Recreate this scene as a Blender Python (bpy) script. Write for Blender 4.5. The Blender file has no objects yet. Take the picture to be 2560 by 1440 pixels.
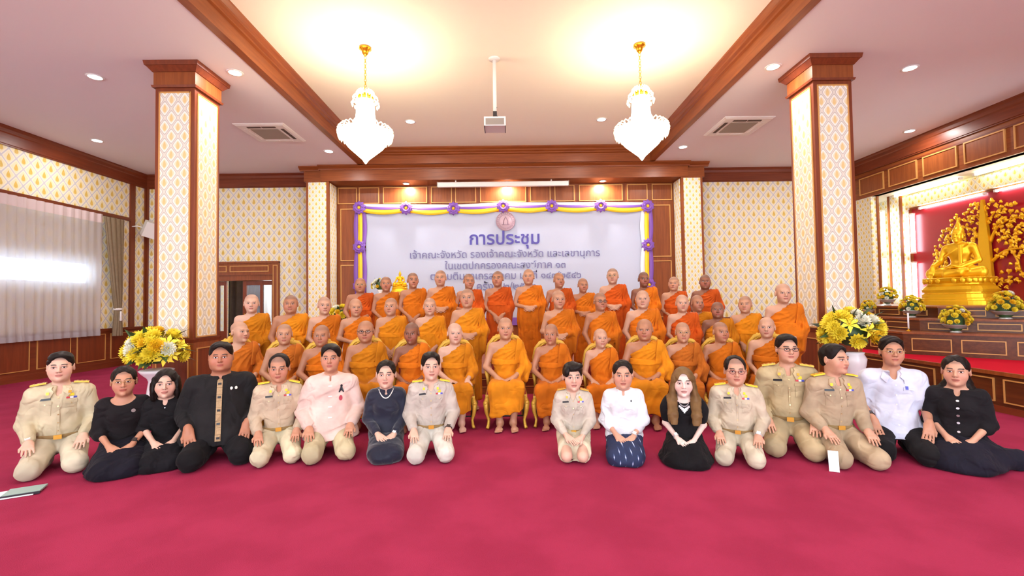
import bpy, math, random
import numpy as np
from mathutils import Vector, Matrix, Euler
from mathutils.bvhtree import BVHTree

# ------------------------------------------------------------------ camera, world, exposure
sc = bpy.context.scene
COL = sc.collection
FPX, YAW, PITCH, ROLL, HCAM = 1139.0, -0.0078, 0.0306, -0.0147, 1.4   # focal length in pixels of the 2560 px wide frame
cam_d = bpy.data.cameras.new('camera'); cam = bpy.data.objects.new('camera', cam_d); COL.objects.link(cam)
cam_d.sensor_width = 36.0; cam_d.lens = FPX / 2560.0 * 36.0; cam_d.clip_start = 0.05; cam_d.clip_end = 100
_fw = Vector((-math.sin(YAW) * math.cos(PITCH), math.cos(YAW) * math.cos(PITCH), math.sin(PITCH)))
_r0 = Vector((math.cos(YAW), math.sin(YAW), 0)); _u0 = _r0.cross(_fw)
_rt = _r0 * math.cos(ROLL) + _u0 * math.sin(ROLL); _up = _u0 * math.cos(ROLL) - _r0 * math.sin(ROLL)
cam.matrix_world = Matrix(((_rt.x, _up.x, -_fw.x, 0), (_rt.y, _up.y, -_fw.y, 0), (_rt.z, _up.z, -_fw.z, HCAM), (0, 0, 0, 1)))
sc.camera = cam
world = bpy.data.worlds.new('world'); sc.world = world; world.use_nodes = True
world.node_tree.nodes['Background'].inputs[0].default_value = (0.80, 0.90, 1.0, 1)
world.node_tree.nodes['Background'].inputs[1].default_value = 11.0
sc.view_settings.view_transform = 'Standard'; sc.view_settings.look = 'None'
sc.view_settings.gamma = 1.0; sc.view_settings.use_curve_mapping = False
sc.view_settings.exposure = 0.08
P_DOWN, P_CHAND, P_SOFFIT = 26.0, 150.0, 44.0

def ray(x, y): return _fw + _rt * ((x - 1280) / FPX) + _up * ((720 - y) / FPX)
CAMP = Vector((0, 0, HCAM))
def onZ(x, y, z=0.0): d = ray(x, y); return CAMP + d * ((z - HCAM) / d.z)
def onY(x, y, Y): d = ray(x, y); return CAMP + d * (Y / d.y)
def onX(x, y, X): d = ray(x, y); return CAMP + d * (X / d.x)

# ------------------------------------------------------------------ room constants (metres)
CEIL, TRAY, XL, XR, XB, YB, YS, YP, YF = 4.84, 5.20, -9.42, 8.91, 3.65, 11.89, 11.23, 6.38, -5.0

# ------------------------------------------------------------------ node helpers
def lin(c):
    return tuple(((v / 255) / 12.92 if v / 255 <= .04045 else ((v / 255 + .055) / 1.055) ** 2.4) for v in c)
class NT:
    def __init__(s, name):
        s.m = bpy.data.materials.new(name); s.m.use_nodes = True; s.t = s.m.node_tree; s.n = s.t.nodes; s.l = s.t.links
        s.b = s.n['Principled BSDF']; s.out = s.n['Material Output']
    def node(s, ty, **kw):
        nd = s.n.new(ty)
        for k, v in kw.items():
            if k.startswith('i_'): nd.inputs[k[2:].replace('_', ' ')].default_value = v
            else: setattr(nd, k, v)
        return nd
    def link(s, a, b): s.l.new(a, b)
    def set(s, inp, v):
        if hasattr(v, 'links') or hasattr(v, 'is_output') and v.is_output: s.link(v, inp)
        else: inp.default_value = v
    def math(s, op, a, b=None, c=None, clamp=False):
        nd = s.n.new('ShaderNodeMath'); nd.operation = op; nd.use_clamp = clamp
        for i, v in enumerate((a, b, c)):
            if v is not None: s.set(nd.inputs[i], v)
        return nd.outputs[0]
    def mix(s, f, a, b):
        nd = s.n.new('ShaderNodeMix'); nd.data_type = 'RGBA'
        s.set(nd.inputs[0], f)
        for i, v in ((6, a), (7, b)):
            if isinstance(v, tuple): v = (*v[:3], 1)
            s.set(nd.inputs[i], v)
        return nd.outputs[2]
    def step(s, edge_lo, edge_hi, v):
        nd = s.n.new('ShaderNodeMapRange'); nd.interpolation_type = 'SMOOTHSTEP'
        nd.inputs[1].default_value = edge_lo; nd.inputs[2].default_value = edge_hi
        s.set(nd.inputs[0], v); return nd.outputs[0]
    def noise(s, scale, detail=2, vec=None, rough=.5):
        nd = s.n.new('ShaderNodeTexNoise'); nd.inputs['Scale'].default_value = scale; nd.inputs['Detail'].default_value = detail
        nd.inputs['Roughness'].default_value = rough
        if vec is not None: s.link(vec, nd.inputs['Vector'])
        return nd.outputs['Fac']
    def pos(s):
        g = s.n.new('ShaderNodeNewGeometry'); x = s.n.new('ShaderNodeSeparateXYZ'); s.link(g.outputs['Position'], x.inputs[0]); return g.outputs['Position'], x.outputs
    def obj(s):
        g = s.n.new('ShaderNodeTexCoord'); return g.outputs['Object']
    def bump(s, h, strength=.3, dist=.01):
        nd = s.n.new('ShaderNodeBump'); nd.inputs['Strength'].default_value = strength; nd.inputs['Distance'].default_value = dist
        s.link(h, nd.inputs['Height']); s.link(nd.outputs[0], s.b.inputs['Normal'])
    def base(s, c, rough=.5, metal=0, spec=None):
        s.set(s.b.inputs['Base Color'], (*c[:3], 1) if isinstance(c, tuple) else c)
        s.b.inputs['Roughness'].default_value = rough; s.b.inputs['Metallic'].default_value = metal
        if spec is not None: s.b.inputs['Specular IOR Level'].default_value = spec
        return s
MAT = {}
def plain(name, rgb, rough=.5, metal=0, spec=None, nz=0, scale=30):
    t = NT(name); c = lin(rgb)
    if nz:
        f = t.noise(scale, 3, t.obj()); col = t.mix(f, tuple(v * (1 - nz) for v in c), tuple(min(1, v * (1 + nz)) for v in c)); t.base(col, rough, metal, spec)
    else: t.base(c, rough, metal, spec)
    MAT[name] = t.m; return t.m
def emit(name, rgb, strength):
    t = NT(name); t.b.inputs['Base Color'].default_value = (*lin(rgb), 1)
    t.b.inputs['Emission Color'].default_value = (*lin(rgb), 1); t.b.inputs['Emission Strength'].default_value = strength
    MAT[name] = t.m; return t.m
def wood(name, a, b, rough=.38, axis='Z', scale=1.0):
    t = NT(name); mp = t.node('ShaderNodeMapping'); t.link(t.pos()[0], mp.inputs[0])
    mp.inputs['Scale'].default_value = {'Z': (22 * scale, 22 * scale, 1.6 * scale), 'X': (1.6 * scale, 22 * scale, 22 * scale), 'Y': (22 * scale, 1.6 * scale, 22 * scale)}[axis]
    f = t.noise(1.0, 5, mp.outputs[0], .6); g = t.noise(.7, 2, t.pos()[0])
    c = t.mix(t.step(.3, .72, f), lin(a), lin(b)); c = t.mix(t.math('MULTIPLY', g, .35), c, lin(tuple(v * .72 for v in a)))
    t.base(c, rough, 0, .4); t.bump(f, .06, .004); MAT[name] = t.m; return t.m
def wallpaper(name, axis, a, b, kind, off=(0, 0)):
    t = NT(name); _, p = t.pos(); u = t.math('ADD', p[0], p[1]) if axis == 'XY' else p[0] if axis == 'X' else p[1]; v = p[2]
    u = t.math('DIVIDE', t.math('ADD', u, off[0]), a); v = t.math('DIVIDE', t.math('ADD', v, off[1]), b)
    if kind == 'ogee': u = t.math('ADD', u, t.math('MULTIPLY', t.math('SINE', t.math('MULTIPLY', v, 2 * math.pi * 2)), 0.0))
    pp = t.math('SUBTRACT', t.math('FRACT', t.math('ADD', u, v)), .5); qq = t.math('SUBTRACT', t.math('FRACT', t.math('SUBTRACT', u, v)), .5)
    ul = t.math('MULTIPLY', t.math('ADD', pp, qq), .5); vl = t.math('MULTIPLY', t.math('SUBTRACT', pp, qq), .5)
    ap = t.math('ABSOLUTE', pp); aq = t.math('ABSOLUTE', qq)
    k = 6 if kind == 'ogee' else 14
    m = t.math('POWER', t.math('ADD', t.math('POWER', ap, float(k)), t.math('POWER', aq, float(k))), 1.0 / k)
    wid = t.math('ADD', .115 if kind != 'ogee' else .12, t.math('MULTIPLY', vl, -.42 if kind != 'ogee' else -.22))
    e1 = t.math('DIVIDE', ul, wid); e2 = t.math('DIVIDE', vl, .215 if kind != 'ogee' else .2)
    d = t.math('ADD', t.math('POWER', t.math('ABSOLUTE', e1), 2.0), t.math('POWER', t.math('ABSOLUTE', e2), 2.0))
    _n = t.noise(14, 3, t.pos()[0])
    if kind == 'ogee':
        cream, line, ring, gold, gold2 = lin((226, 214, 182)), lin((194, 186, 174)), lin((238, 232, 220)), lin((220, 188, 122)), lin((228, 202, 146))
        c = t.mix(t.step(.27, .30, m), cream, ring); c = t.mix(t.step(.385, .41, m), c, line)
        c = t.mix(t.step(.455, .475, m), c, lin((220, 212, 196)))
        c = t.mix(t.step(1.15, .75, d), c, t.mix(_n, gold, gold2))
    else:
        cream, line, gold, gold2 = lin((238, 228, 190)), lin((205, 203, 206)), lin((212, 172, 62)), lin((232, 204, 120))
        c = t.mix(t.step(.33, .39, m), cream, lin((240, 233, 212))); c = t.mix(t.step(.435, .46, m), c, line)
        c = t.mix(t.step(1.25, .7, d), c, t.mix(_n, gold, gold2))
    t.base(c, .55, 0, .3); MAT[name] = t.m; return t.m

wood('wood', (132, 66, 28), (156, 84, 38)); wood('wood_x', (132, 66, 28), (156, 84, 38), axis='X'); wood('wood_y', (132, 66, 28), (156, 84, 38), axis='Y')
wood('wood_dark', (114, 50, 24), (134, 62, 30)); wood('wood_dark_x', (112, 48, 23), (130, 60, 30), axis='X'); wood('wood_dark_y', (112, 48, 23), (130, 60, 30), axis='Y')
wood('wood_altar', (84, 42, 20), (110, 58, 28), .3, 'Y')
plain('gold_bead', (206, 152, 84), .4, .15)
wallpaper('paper_x', 'X', .265, .33, 'lattice'); wallpaper('paper_y', 'Y', .265, .33, 'lattice')
wallpaper('paper_fine_x', 'XY', .16, .20, 'lattice', (.05, 0)); wallpaper('paper_fine_y', 'XY', .16, .20, 'lattice')
wallpaper('paper_pillar_x', 'X', .186, .262, 'ogee', (4.665 + .0465, 0)); wallpaper('paper_pillar_y', 'Y', .186, .262, 'ogee', (-6.655 + .0465, 0))
plain('ceiling_paint', (232, 226, 228), .7, 0, .2); plain('tray_paint', (246, 240, 224), .7, 0, .2)
t = NT('carpet'); f = t.noise(2.2, 4, t.pos()[0]); g = t.noise(160, 2, t.pos()[0])
c = t.mix(t.step(.35, .65, f), lin((140, 34, 64)), lin((154, 42, 74))); c = t.mix(t.math('MULTIPLY', g, .35), c, lin((168, 58, 90)))
t.base(c, .95, 0, .1); t.bump(g, .5, .006); MAT['carpet'] = t.m
t = NT('carpet_red'); g = t.noise(140, 2, t.pos()[0]); t.base(t.mix(g, lin((190, 12, 38)), lin((206, 24, 52))), .95, 0, .1); MAT['carpet_red'] = t.m
plain('white_paint', (238, 236, 232), .45); plain('plastic_white', (232, 230, 226), .4); plain('plastic_grey', (150, 140, 128), .5)
plain('dark', (40, 34, 32), .5); plain('black', (22, 20, 20), .5); plain('vent_dark', (74, 52, 44), .6)
plain('gold', (226, 168, 44), .24, .9); plain('gold_statue', (236, 184, 28), .36, .6, nz=.06, scale=8); plain('gold_chair', (206, 164, 60), .5, .35, nz=.25, scale=60)
plain('red_wall', (156, 22, 34), .32, 0, .5)
emit('lamp_white', (244, 248, 255), 14); emit('led', (238, 246, 255), 16); emit('led_warm', (255, 244, 190), 10)
t = NT('glass'); t.base((.85, .93, 1.0), .06); t.b.inputs['Transmission Weight'].default_value = .85; t.b.inputs['IOR'].default_value = 1.25; MAT['glass'] = t.m
t = NT('sheer'); tr = t.node('ShaderNodeBsdfTranslucent'); tr.inputs[0].default_value = (*lin((232, 228, 232)), 1)
df = t.node('ShaderNodeBsdfDiffuse'); df.inputs[0].default_value = (*lin((206, 204, 210)), 1); tp = t.node('ShaderNodeBsdfTransparent')
m1 = t.node('ShaderNodeMixShader'); m1.inputs[0].default_value = .5; t.link(df.outputs[0], m1.inputs[1]); t.link(tr.outputs[0], m1.inputs[2])
m2 = t.node('ShaderNodeMixShader'); m2.inputs[0].default_value = .30; t.link(m1.outputs[0], m2.inputs[1]); t.link(tp.outputs[0], m2.inputs[2]); t.link(m2.outputs[0], t.out.inputs[0]); MAT['sheer'] = t.m
plain('sheer_hem', (206, 188, 186), .8); plain('drape', (128, 110, 84), .7, nz=.18, scale=14); plain('drape_dark', (78, 64, 56), .8, nz=.3, scale=10)

# ------------------------------------------------------------------ mesh builder
class MB:
    def __init__(s): s.v = []; s.f = []; s.mi = []; s.cur = 0; s.sm = []
    def m(s, i): s.cur = i; return s
    def add(s, vs, fs, smooth=False):
        o = len(s.v); s.v += [tuple(v) for v in vs]; s.f += [tuple(i + o for i in f) for f in fs]; s.mi += [s.cur] * len(fs); s.sm += [smooth] * len(fs); return s
    def box(s, x0, x1, y0, y1, z0, z1):
        return s.add([(x0, y0, z0), (x1, y0, z0), (x1, y1, z0), (x0, y1, z0), (x0, y0, z1), (x1, y0, z1), (x1, y1, z1), (x0, y1, z1)],
                     [(3, 2, 1, 0), (4, 5, 6, 7), (0, 1, 5, 4), (1, 2, 6, 5), (2, 3, 7, 6), (3, 0, 4, 7)])
    def obox(s, c, ax, hw):
        c = Vector(c); a = [Vector(k) * h for k, h in zip(ax, hw)]
        vs = [c + a[0] * i + a[1] * j + a[2] * k for k in (-1, 1) for i, j in ((-1, -1), (1, -1), (1, 1), (-1, 1))]
        return s.add(vs, [(3, 2, 1, 0), (4, 5, 6, 7), (0, 1, 5, 4), (1, 2, 6, 5), (2, 3, 7, 6), (3, 0, 4, 7)])
    def prism(s, prof, p0, p1, out, up=(0, 0, 1), caps=True):
        out = Vector(out); up = Vector(up); n = len(prof); p0 = Vector(p0); p1 = Vector(p1)
        vs = [p + out * a + up * b for p in (p0, p1) for a, b in prof]
        fs = [(i, (i + 1) % n, n + (i + 1) % n, n + i) for i in range(n)]
        if caps: fs += [tuple(range(n - 1, -1, -1)), tuple(range(n, 2 * n))]
        return s.add(vs, fs)
    def lathe(s, prof, n=24, c=(0, 0, 0), sx=1, sy=1, caps=True):
        vs = []; fs = []; k = len(prof)
        for r, z in prof:
            for i in range(n):
                a = 2 * math.pi * i / n; vs.append((c[0] + r * sx * math.cos(a), c[1] + r * sy * math.sin(a), c[2] + z))
        for j in range(k - 1):
            for i in range(n): fs.append((j * n + i, j * n + (i + 1) % n, (j + 1) * n + (i + 1) % n, (j + 1) * n + i))
        if caps: fs += [tuple(range(n - 1, -1, -1)), tuple(range((k - 1) * n, k * n))]
        return s.add(vs, fs, True)
    def tube(s, pts, rad, n=8, caps=True, closed=False):
        pts = [Vector(p) for p in pts]; k = len(pts); rs = rad if isinstance(rad, (list, tuple)) else [rad] * k
        vs = []; fs = []; pn = None
        for i, p in enumerate(pts):
            if closed: t = pts[(i + 1) % k] - pts[i - 1]
            else: t = pts[min(i + 1, k - 1)] - pts[max(i - 1, 0)]
            t = t.normalized() if t.length > 1e-9 else Vector((0, 0, 1))
            if pn is None: pn = t.orthogonal().normalized()
            pn = (pn - t * pn.dot(t)); pn = pn.normalized() if pn.length > 1e-6 else t.orthogonal().normalized()
            b = t.cross(pn)
            for j in range(n): a = 2 * math.pi * j / n; vs.append(p + (pn * math.cos(a) + b * math.sin(a)) * rs[i])
        for i in range(k if closed else k - 1):
            i2 = (i + 1) % k
            for j in range(n): fs.append((i * n + j, i * n + (j + 1) % n, i2 * n + (j + 1) % n, i2 * n + j))
        if caps and not closed: fs += [tuple(range(n - 1, -1, -1)), tuple(range((k - 1) * n, k * n))]
        return s.add(vs, fs, True)
    def sphere(s, c, r, n=12, k=8, sc=(1, 1, 1)):
        prof = [(max(r * math.sin(math.pi * j / k), 1e-4), -r * math.cos(math.pi * j / k)) for j in range(k + 1)]
        o = len(s.v); s.lathe(prof, n); s.v[o:] = [(c[0] + x * sc[0], c[1] + y * sc[1], c[2] + z * sc[2]) for x, y, z in s.v[o:]]; return s
    def grid(s, fn, nu, nv, smooth=True):
        vs = [fn(i / nu, j / nv) for j in range(nv + 1) for i in range(nu + 1)]
        fs = [(j * (nu + 1) + i, j * (nu + 1) + i + 1, (j + 1) * (nu + 1) + i + 1, (j + 1) * (nu + 1) + i) for j in range(nv) for i in range(nu)]
        return s.add(vs, fs, smooth)
    def xf(s, mat, start=0):
        s.v[start:] = [tuple(mat @ Vector(v)) for v in s.v[start:]]; return s
    def mesh(s, name, mats):
        me = bpy.data.meshes.new(name); me.from_pydata(s.v, [], s.f)
        for q in (mats if isinstance(mats, (list, tuple)) else [mats]): me.materials.append(MAT[q])
        me.polygons.foreach_set('material_index', s.mi); me.polygons.foreach_set('use_smooth', s.sm); me.update(); return me
    def build(s, name, mats, parent=None, loc=(0, 0, 0), rz=0):
        return link_mesh(name, s.mesh(name, mats), parent, loc, rz)
def link_mesh(name, me, parent=None, loc=(0, 0, 0), rz=0):
    o = bpy.data.objects.new(name, me); COL.objects.link(o); o.location = loc; o.rotation_euler = (0, 0, rz)
    if parent is not None: o.parent = parent
    return o
def empty(name, loc=(0, 0, 0), rz=0, parent=None):
    o = bpy.data.objects.new(name, None); COL.objects.link(o); o.location = loc; o.rotation_euler = (0, 0, rz); o.empty_display_size = .1
    if parent is not None: o.parent = parent
    return o
def tag(o, label, cat, group=None):
    o['label'] = label; o['category'] = cat
    if group: o['group'] = group
    return o
def struct(o): o['kind'] = 'structure'; return o
def area(name, loc, size, power, color, rot=(0, 0, 0), parent=None, shape='DISK', size_y=None, spread=None):
    l = bpy.data.lights.new(name, 'AREA'); l.shape = shape; l.size = size; l.energy = power; l.color = color
    if size_y: l.size_y = size_y
    if spread: l.spread = spread
    o = bpy.data.objects.new(name, l); COL.objects.link(o); o.location = loc; o.rotation_euler = rot
    if parent is not None: o.parent = parent
    return o
# ------------------------------------------------------------------ room shell
def panel(parent, o, u, n, w, h, mats=('wood', 'gold_bead'), bead=.022, proud=.012, up=(0, 0, 1), name='panel'):
    """a framed board on a wall: o = lower left corner, u = along the wall, n = out of the wall"""
    o, u, n, up = Vector(o), Vector(u), Vector(n), Vector(up); b = MB()
    c = o + u * (w / 2) + up * (h / 2)
    b.m(0).obox(c + n * proud * .2, (u, up, n), (w / 2 - bead, h / 2 - bead, proud * .5))
    b.m(1)
    for sgn in (-1, 1):
        b.obox(c + up * sgn * (h / 2 - bead / 2) + n * proud * .5, (u, up, n), (w / 2, bead / 2, proud))
        b.obox(c + u * sgn * (w / 2 - bead / 2) + n * proud * .5, (u, up, n), (bead / 2, h / 2 - bead, proud))
    return b.build(name, mats, parent)

floor = struct(MB().box(XL - .3, XR + 1.2, YF - .2, YB + .2, -.2, 0).build('floor', 'carpet'))
b = MB()
for x0, x1, y0, y1 in ((XL - .3, -XB + .1, YF - .2, YB + 2.6), (XB - .1, XR + 1.4, YF - .2, YB + 2.6), (-XB + .1, XB - .1, 11.12, YB + 2.6), (-XB + .1, XB - .1, YF - .2, YF + .6)):
    b.box(x0, x1, y0, y1, CEIL, CEIL + .15)
ceiling = struct(b.build('ceiling', 'ceiling_paint'))
tray = struct(MB().box(-XB - .1, XB + .1, YF - .2, 11.4, TRAY, TRAY + .12).build('ceiling_tray', 'tray_paint'))
# wooden lining of the raised tray: flat trim on the soffit, fascia, stepped cornice
lining = [(-.12, -.02), (0.0, -.02), (0.0, .0), (-.0, .0), (.0, .19), (.035, .205), (.035, .235), (.075, .26), (.075, .29), (.12, .33), (.12, .36), (-.12, .36)]
for i, (p0, p1, out, mt) in enumerate((((-XB + .12, YF, CEIL), (-XB + .12, 11.12, CEIL), (1, 0, 0), 'wood_y'), ((XB - .12, 11.12, CEIL), (XB - .12, YF, CEIL), (-1, 0, 0), 'wood_y'),
                                       ((XB, 11.07, CEIL), (-XB, 11.07, CEIL), (0, -1, 0), 'wood_x'))):
    struct(MB().prism(lining, p0, p1, out).build('trim_%d' % (i + 1), mt))
corn = [(0, -.36), (.03, -.36), (.03, -.34), (.045, -.33), (.045, -.14), (.06, -.12), (.075, -.06), (.10, -.03), (.10, 0), (0, 0)]

# --- left wall with window strip
wz0, wz1, wy0, wy1 = 1.92, 2.44, 5.2, 10.35
b = MB(); b.box(XL - .25, XL, YF, wy0, 0, CEIL); b.box(XL - .25, XL, wy1, YB + .2, 0, CEIL); b.box(XL - .25, XL, wy0, wy1, 0, wz0); b.box(XL - .25, XL, wy0, wy1, wz1, CEIL)
wl = struct(b.build('wall_left', 'paper_y'))
MB().prism(corn, (XL, YF, CEIL), (XL, YB, CEIL), (1, 0, 0)).build('cornice', 'wood_dark_y', wl)
b = MB(); b.box(XL, XL + .03, YF, YB, 0, .13); b.box(XL, XL + .02, YF, YB, .13, .9); b.box(XL, XL + .045, YF, YB, .86, .92); b.build('wainscot', 'wood_dark_y', wl)
for i in range(9): panel(wl, (XL + .02, 4.1 + i * .84 + .72, .20), (0, -1, 0), (1, 0, 0), .70, .60, ('wood_dark', 'gold_bead'), .014, .012)
for y0, y1 in ((11.36, 11.5), (11.82, 11.89)): MB().box(XL, XL + .04, y0, y1, .9, 4.5).build('post', 'wood_dark', wl)
MB().box(XL, XL + .05, YF, 11.36, 3.55, 3.63).build('pelmet_rail', 'wood_dark_y', wl)
b = MB(); g = MB()
for y in (wy0, wy0 + 3.30, wy1 - .05): b.box(XL - .16, XL - .08, y, y + .05, wz0, wz1)
b.box(XL - .16, XL - .08, wy0, wy1, wz0, wz0 + .05); b.box(XL - .16, XL - .08, wy0, wy1, wz1 - .05, wz1)
win = struct(b.build('window_1', 'white_paint'))
for i in range(2): MB().box(XL - .125, XL - .115, wy0 + .05 + i * 3.30, (wy0 + 3.30, wy1 - .05)[i], wz0 + .05, wz1 - .05).build('pane', 'glass', win)
# --- curtains in front of the window
def sheer(y0, y1, seed, label):
    rnd = random.Random(seed); ph = [rnd.uniform(0, 6.28) for _ in range(6)]
    def fx(s, v):
        y = y0 + (y1 - y0) * s
        w = .028 * math.sin(y * 34 + .9 * math.sin(y * 5 + ph[0]) + ph[1]) + .012 * math.sin(y * 71 + ph[2] + v * .8)
        return XL + .16 + w * (.55 + .45 * (1 - v)) , y + .01 * math.sin(v * 3 + y * 9)
    r = empty('sheer_curtain', (XL + .16, (y0 + y1) / 2, .78)); tag(r, label, 'curtain', 'sheer window curtains')
    inv = Vector(r.location)
    def f(s, v): x, y = fx(s, v); return (x - inv.x, y - inv.y, (.78 + v * 2.56) - inv.z)
    n = int((y1 - y0) * 42)
    MB().grid(f, n, 10).build('fabric', 'sheer', r)
    MB().grid(lambda s, v: tuple(a + q for a, q in zip(f(s, 1), (.004, 0, v * .20))), n, 1).build('heading', 'sheer_hem', r)
    MB().grid(lambda s, v: tuple(a + q for a, q in zip(f(s, 0), (.006, 0, v * .10))), n, 1).build('hem', 'sheer', r)
sheer(6.0, 8.72, 1, 'white sheer curtain running out of frame past the window band')
sheer(8.72, 10.43, 2, 'white sheer curtain beside the tied brown drape')
dr = empty('drape', (XL + .17, 10.74, .74)); tag(dr, 'brown drape tied back in the corner by the sheer curtains', 'curtain')
def df_(s, v):
    z = .0 + v * 2.76; k = (z - .62) / 2.14; half = .24 * .30 if z < .62 else .24 * (.30 + .75 * max(0, k) ** .8)
    if z < .62: half = .22 * (.30 + .28 * (1 - z / .62))
    yc = .12 - .12 * max(0, k); a = s * 2 * math.pi
    return (.055 * math.sin(a) + .014 * math.sin(s * 2 * math.pi * 11), yc + half * math.cos(a) + .01 * math.cos(s * 2 * math.pi * 11), z)
MB().grid(df_, 90, 18).build('fabric', 'drape', dr)
MB().lathe([(.078, -.02), (.088, 0), (.078, .03)], 16, (0, .12, .62)).build('tie_band', 'plastic_white', dr)
MB().lathe([(.012, .08), (.02, .06), (.02, .02), (.026, -.14), (.02, -.15)], 12, (.09, .10, .50)).build('tassel', 'plastic_white', dr)

# --- unseen rear wall, invented: its large openings are added to let daylight in
b = MB(); ox = [-9.42, -8.4, -5.2, -4.2, -1.0, 0.0, 3.2, 4.2, 7.4, 8.91]
for i in range(0, 10, 2): b.box(ox[i], ox[i + 1], YF - .3, YF, 0, CEIL)
b.box(XL, XR, YF - .3, YF, 3.6, CEIL); b.box(XL, XR, YF - .3, YF, 0, .3); struct(b.build('wall_rear_added', 'paper_x'))
# --- back wall, either side of the stage
b = MB(); dx0, dx1, dz = -7.95, -6.12, 2.18
b.box(XL, dx0, YB, YB + .2, 0, CEIL); b.box(dx0, dx1, YB, YB + .2, dz + .0, CEIL); b.box(dx1, -4.98, YB, YB + .2, 0, CEIL)
b.box(4.88, XR + .2, YB, YB + .2, 0, CEIL)
wb = struct(b.build('wall_back', 'paper_x'))
for x0, x1 in ((XL, -4.9), (4.85, XR)): MB().prism(corn, (x1, YB, CEIL), (x0, YB, CEIL), (0, -1, 0)).build('cornice', 'wood_dark_x', wb)
for x0, x1 in ((XL, -8.0), (-5.94, -4.98), (4.88, XR)):
    b = MB(); b.box(x0, x1, YB - .03, YB, 0, .13); b.box(x0, x1, YB - .02, YB, .13, .9); b.box(x0, x1, YB - .045, YB, .86, .92); b.build('wainscot', 'wood_dark_x', wb)
    n = max(1, round((x1 - x0) / .85)); w = (x1 - x0) / n
    for i in range(n): panel(wb, (x0 + i * w + .07, YB - .02, .2), (1, 0, 0), (0, -1, 0), w - .14, .6, ('wood_dark', 'gold_bead'), .014)
for x in (XL + .02, -8.12): MB().box(x, x + .06, YB - .04, YB, .9, 4.5).build('post', 'wood_dark', wb)
# --- doorway with glazed leaves
b = MB(); b.box(dx1, dx1 + .18, YB - .06, YB + .2, 0, 2.53); b.box(dx0 - .18, dx0, YB - .06, YB + .2, 0, 2.53); b.box(dx0, dx1, YB - .06, YB + .2, dz + .02, 2.53)
b.box(dx0, dx1, YB - .02, YB + .2, dz - .12, dz + .02); b.box(dx0 - .18, dx1 + .18, YB - .08, YB, 2.5, 2.55)
dfm = struct(b.build('door_1', 'wood'))
for x0, w in ((-7.9, .62), (-7.20, 1.0)): panel(dfm, (x0, YB - .06, 2.28), (1, 0, 0), (0, -1, 0), w, .16, ('wood', 'gold_bead'), .02)
panel(dfm, (dx1 + .03, YB - .06, .15), (1, 0, 0), (0, -1, 0), .12, 2.3, ('wood', 'gold_bead'), .018)
for x0, x1 in ((-6.93, -6.12), (-7.95, -7.36)):
    lf = MB(); y0, y1 = YB + .05, YB + .10; xm = (x0 + x1) / 2 + .08
    for a, c_ in ((x0, x0 + .09), (xm - .035, xm + .035), (x1 - .06, x1)): lf.box(a, c_, y0 - .006, y1 + .006, .004, dz - .125)
    for a, c_ in ((dz - .24, dz - .13), (.008, .75), ): lf.box(x0 + .002, x1 - .002, y0, y1, a, c_)
    leaf = lf.build('leaf', 'wood_dark', dfm)
    for a, c_ in ((x0 + .09, xm - .035), (xm + .035, x1 - .06)): MB().box(a, c_, YB + .07, YB + .08, .75, dz - .24).build('pane', 'glass', leaf)
MB().tube([(-6.86, YB + .0, 1.0), (-6.86, YB + .0, 1.2)], .012).build('handle', 'gold', dfm)
# vestibule beyond the doorway
b = MB(); b.box(-9.0, -5.2, 14.2, 14.35, 0, 3.0); b.box(-9.1, -9.0, YB + .2, 14.35, 0, 3.0); b.box(-5.2, -5.1, YB + .2, 14.35, 0, 3.0); b.box(-9.1, -5.1, YB + .2, 14.35, 3.0, 3.1)
struct(b.build('wall_vestibule', 'paper_fine_x')); struct(MB().box(-9.1, -5.1, YB + .2, 14.35, -.2, 0).build('floor_vestibule', 'carpet'))
def foldcloth(name, x0, x1, y, z0, z1, mat, label, amp=.04, fr=38):
    r = empty(name, ((x0 + x1) / 2, y, z0)); w = x1 - x0
    MB().grid(lambda s, v: ((s - .5) * w, amp * math.sin(s * w * fr + math.sin(s * 9) * 1.2) + .01 * math.sin(s * w * 83 + v), v * (z1 - z0)), int(w * 50), 4).build('fabric', mat, r)
    return tag(r, label, 'curtain')
foldcloth('curtain', -7.9, -6.95, 12.9, 0, 2.5, 'drape_dark', 'dark brown curtain hanging beyond the doorway')
foldcloth('curtain', -6.9, -5.9, 12.75, .3, 2.5, 'sheer', 'pale sheer curtain behind the glazed door leaf')
area('vestibule_fill', (-6.6, 13.5, 2.95), .5, 160, (.8, .9, 1.0))  # added fill without a fixture, brightens the panes of the doorway

# --- stage: platform, panelled wall, pilasters, header with soffit
st = empty('stage', (0, 7.0, 0)); st['label'] = 'low wooden stage platform'; st['kind'] = 'structure'
b = MB(); b.box(-4.42, 4.34, 0, 4.9, 0, .30); b.box(-4.45, 4.37, -.03, .0, .25, .32); b.box(-4.45, 4.37, -.025, 0, 0, .09); b.build('platform', 'wood_x', st)
for i in range(9): panel(st, (-4.3 + i * .96, 0, .105), (1, 0, 0), (0, -1, 0), .86, .13, ('wood_dark', 'gold_bead'), .012)
YW = 11.81
ws = struct(MB().box(-4.6, 4.5, YW, YB + .1, 0, CEIL).build('wall_stage', 'wood'))
xs = [-4.38, -3.99, -3.52, -2.99, -2.42, -1.83, -1.27, -.68, -.03, .53, 1.10, 1.66, 2.22, 2.80, 3.36, 3.88, 4.30]
xs = [-4.36 + i * (8.64 / 14) for i in range(15)]
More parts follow.
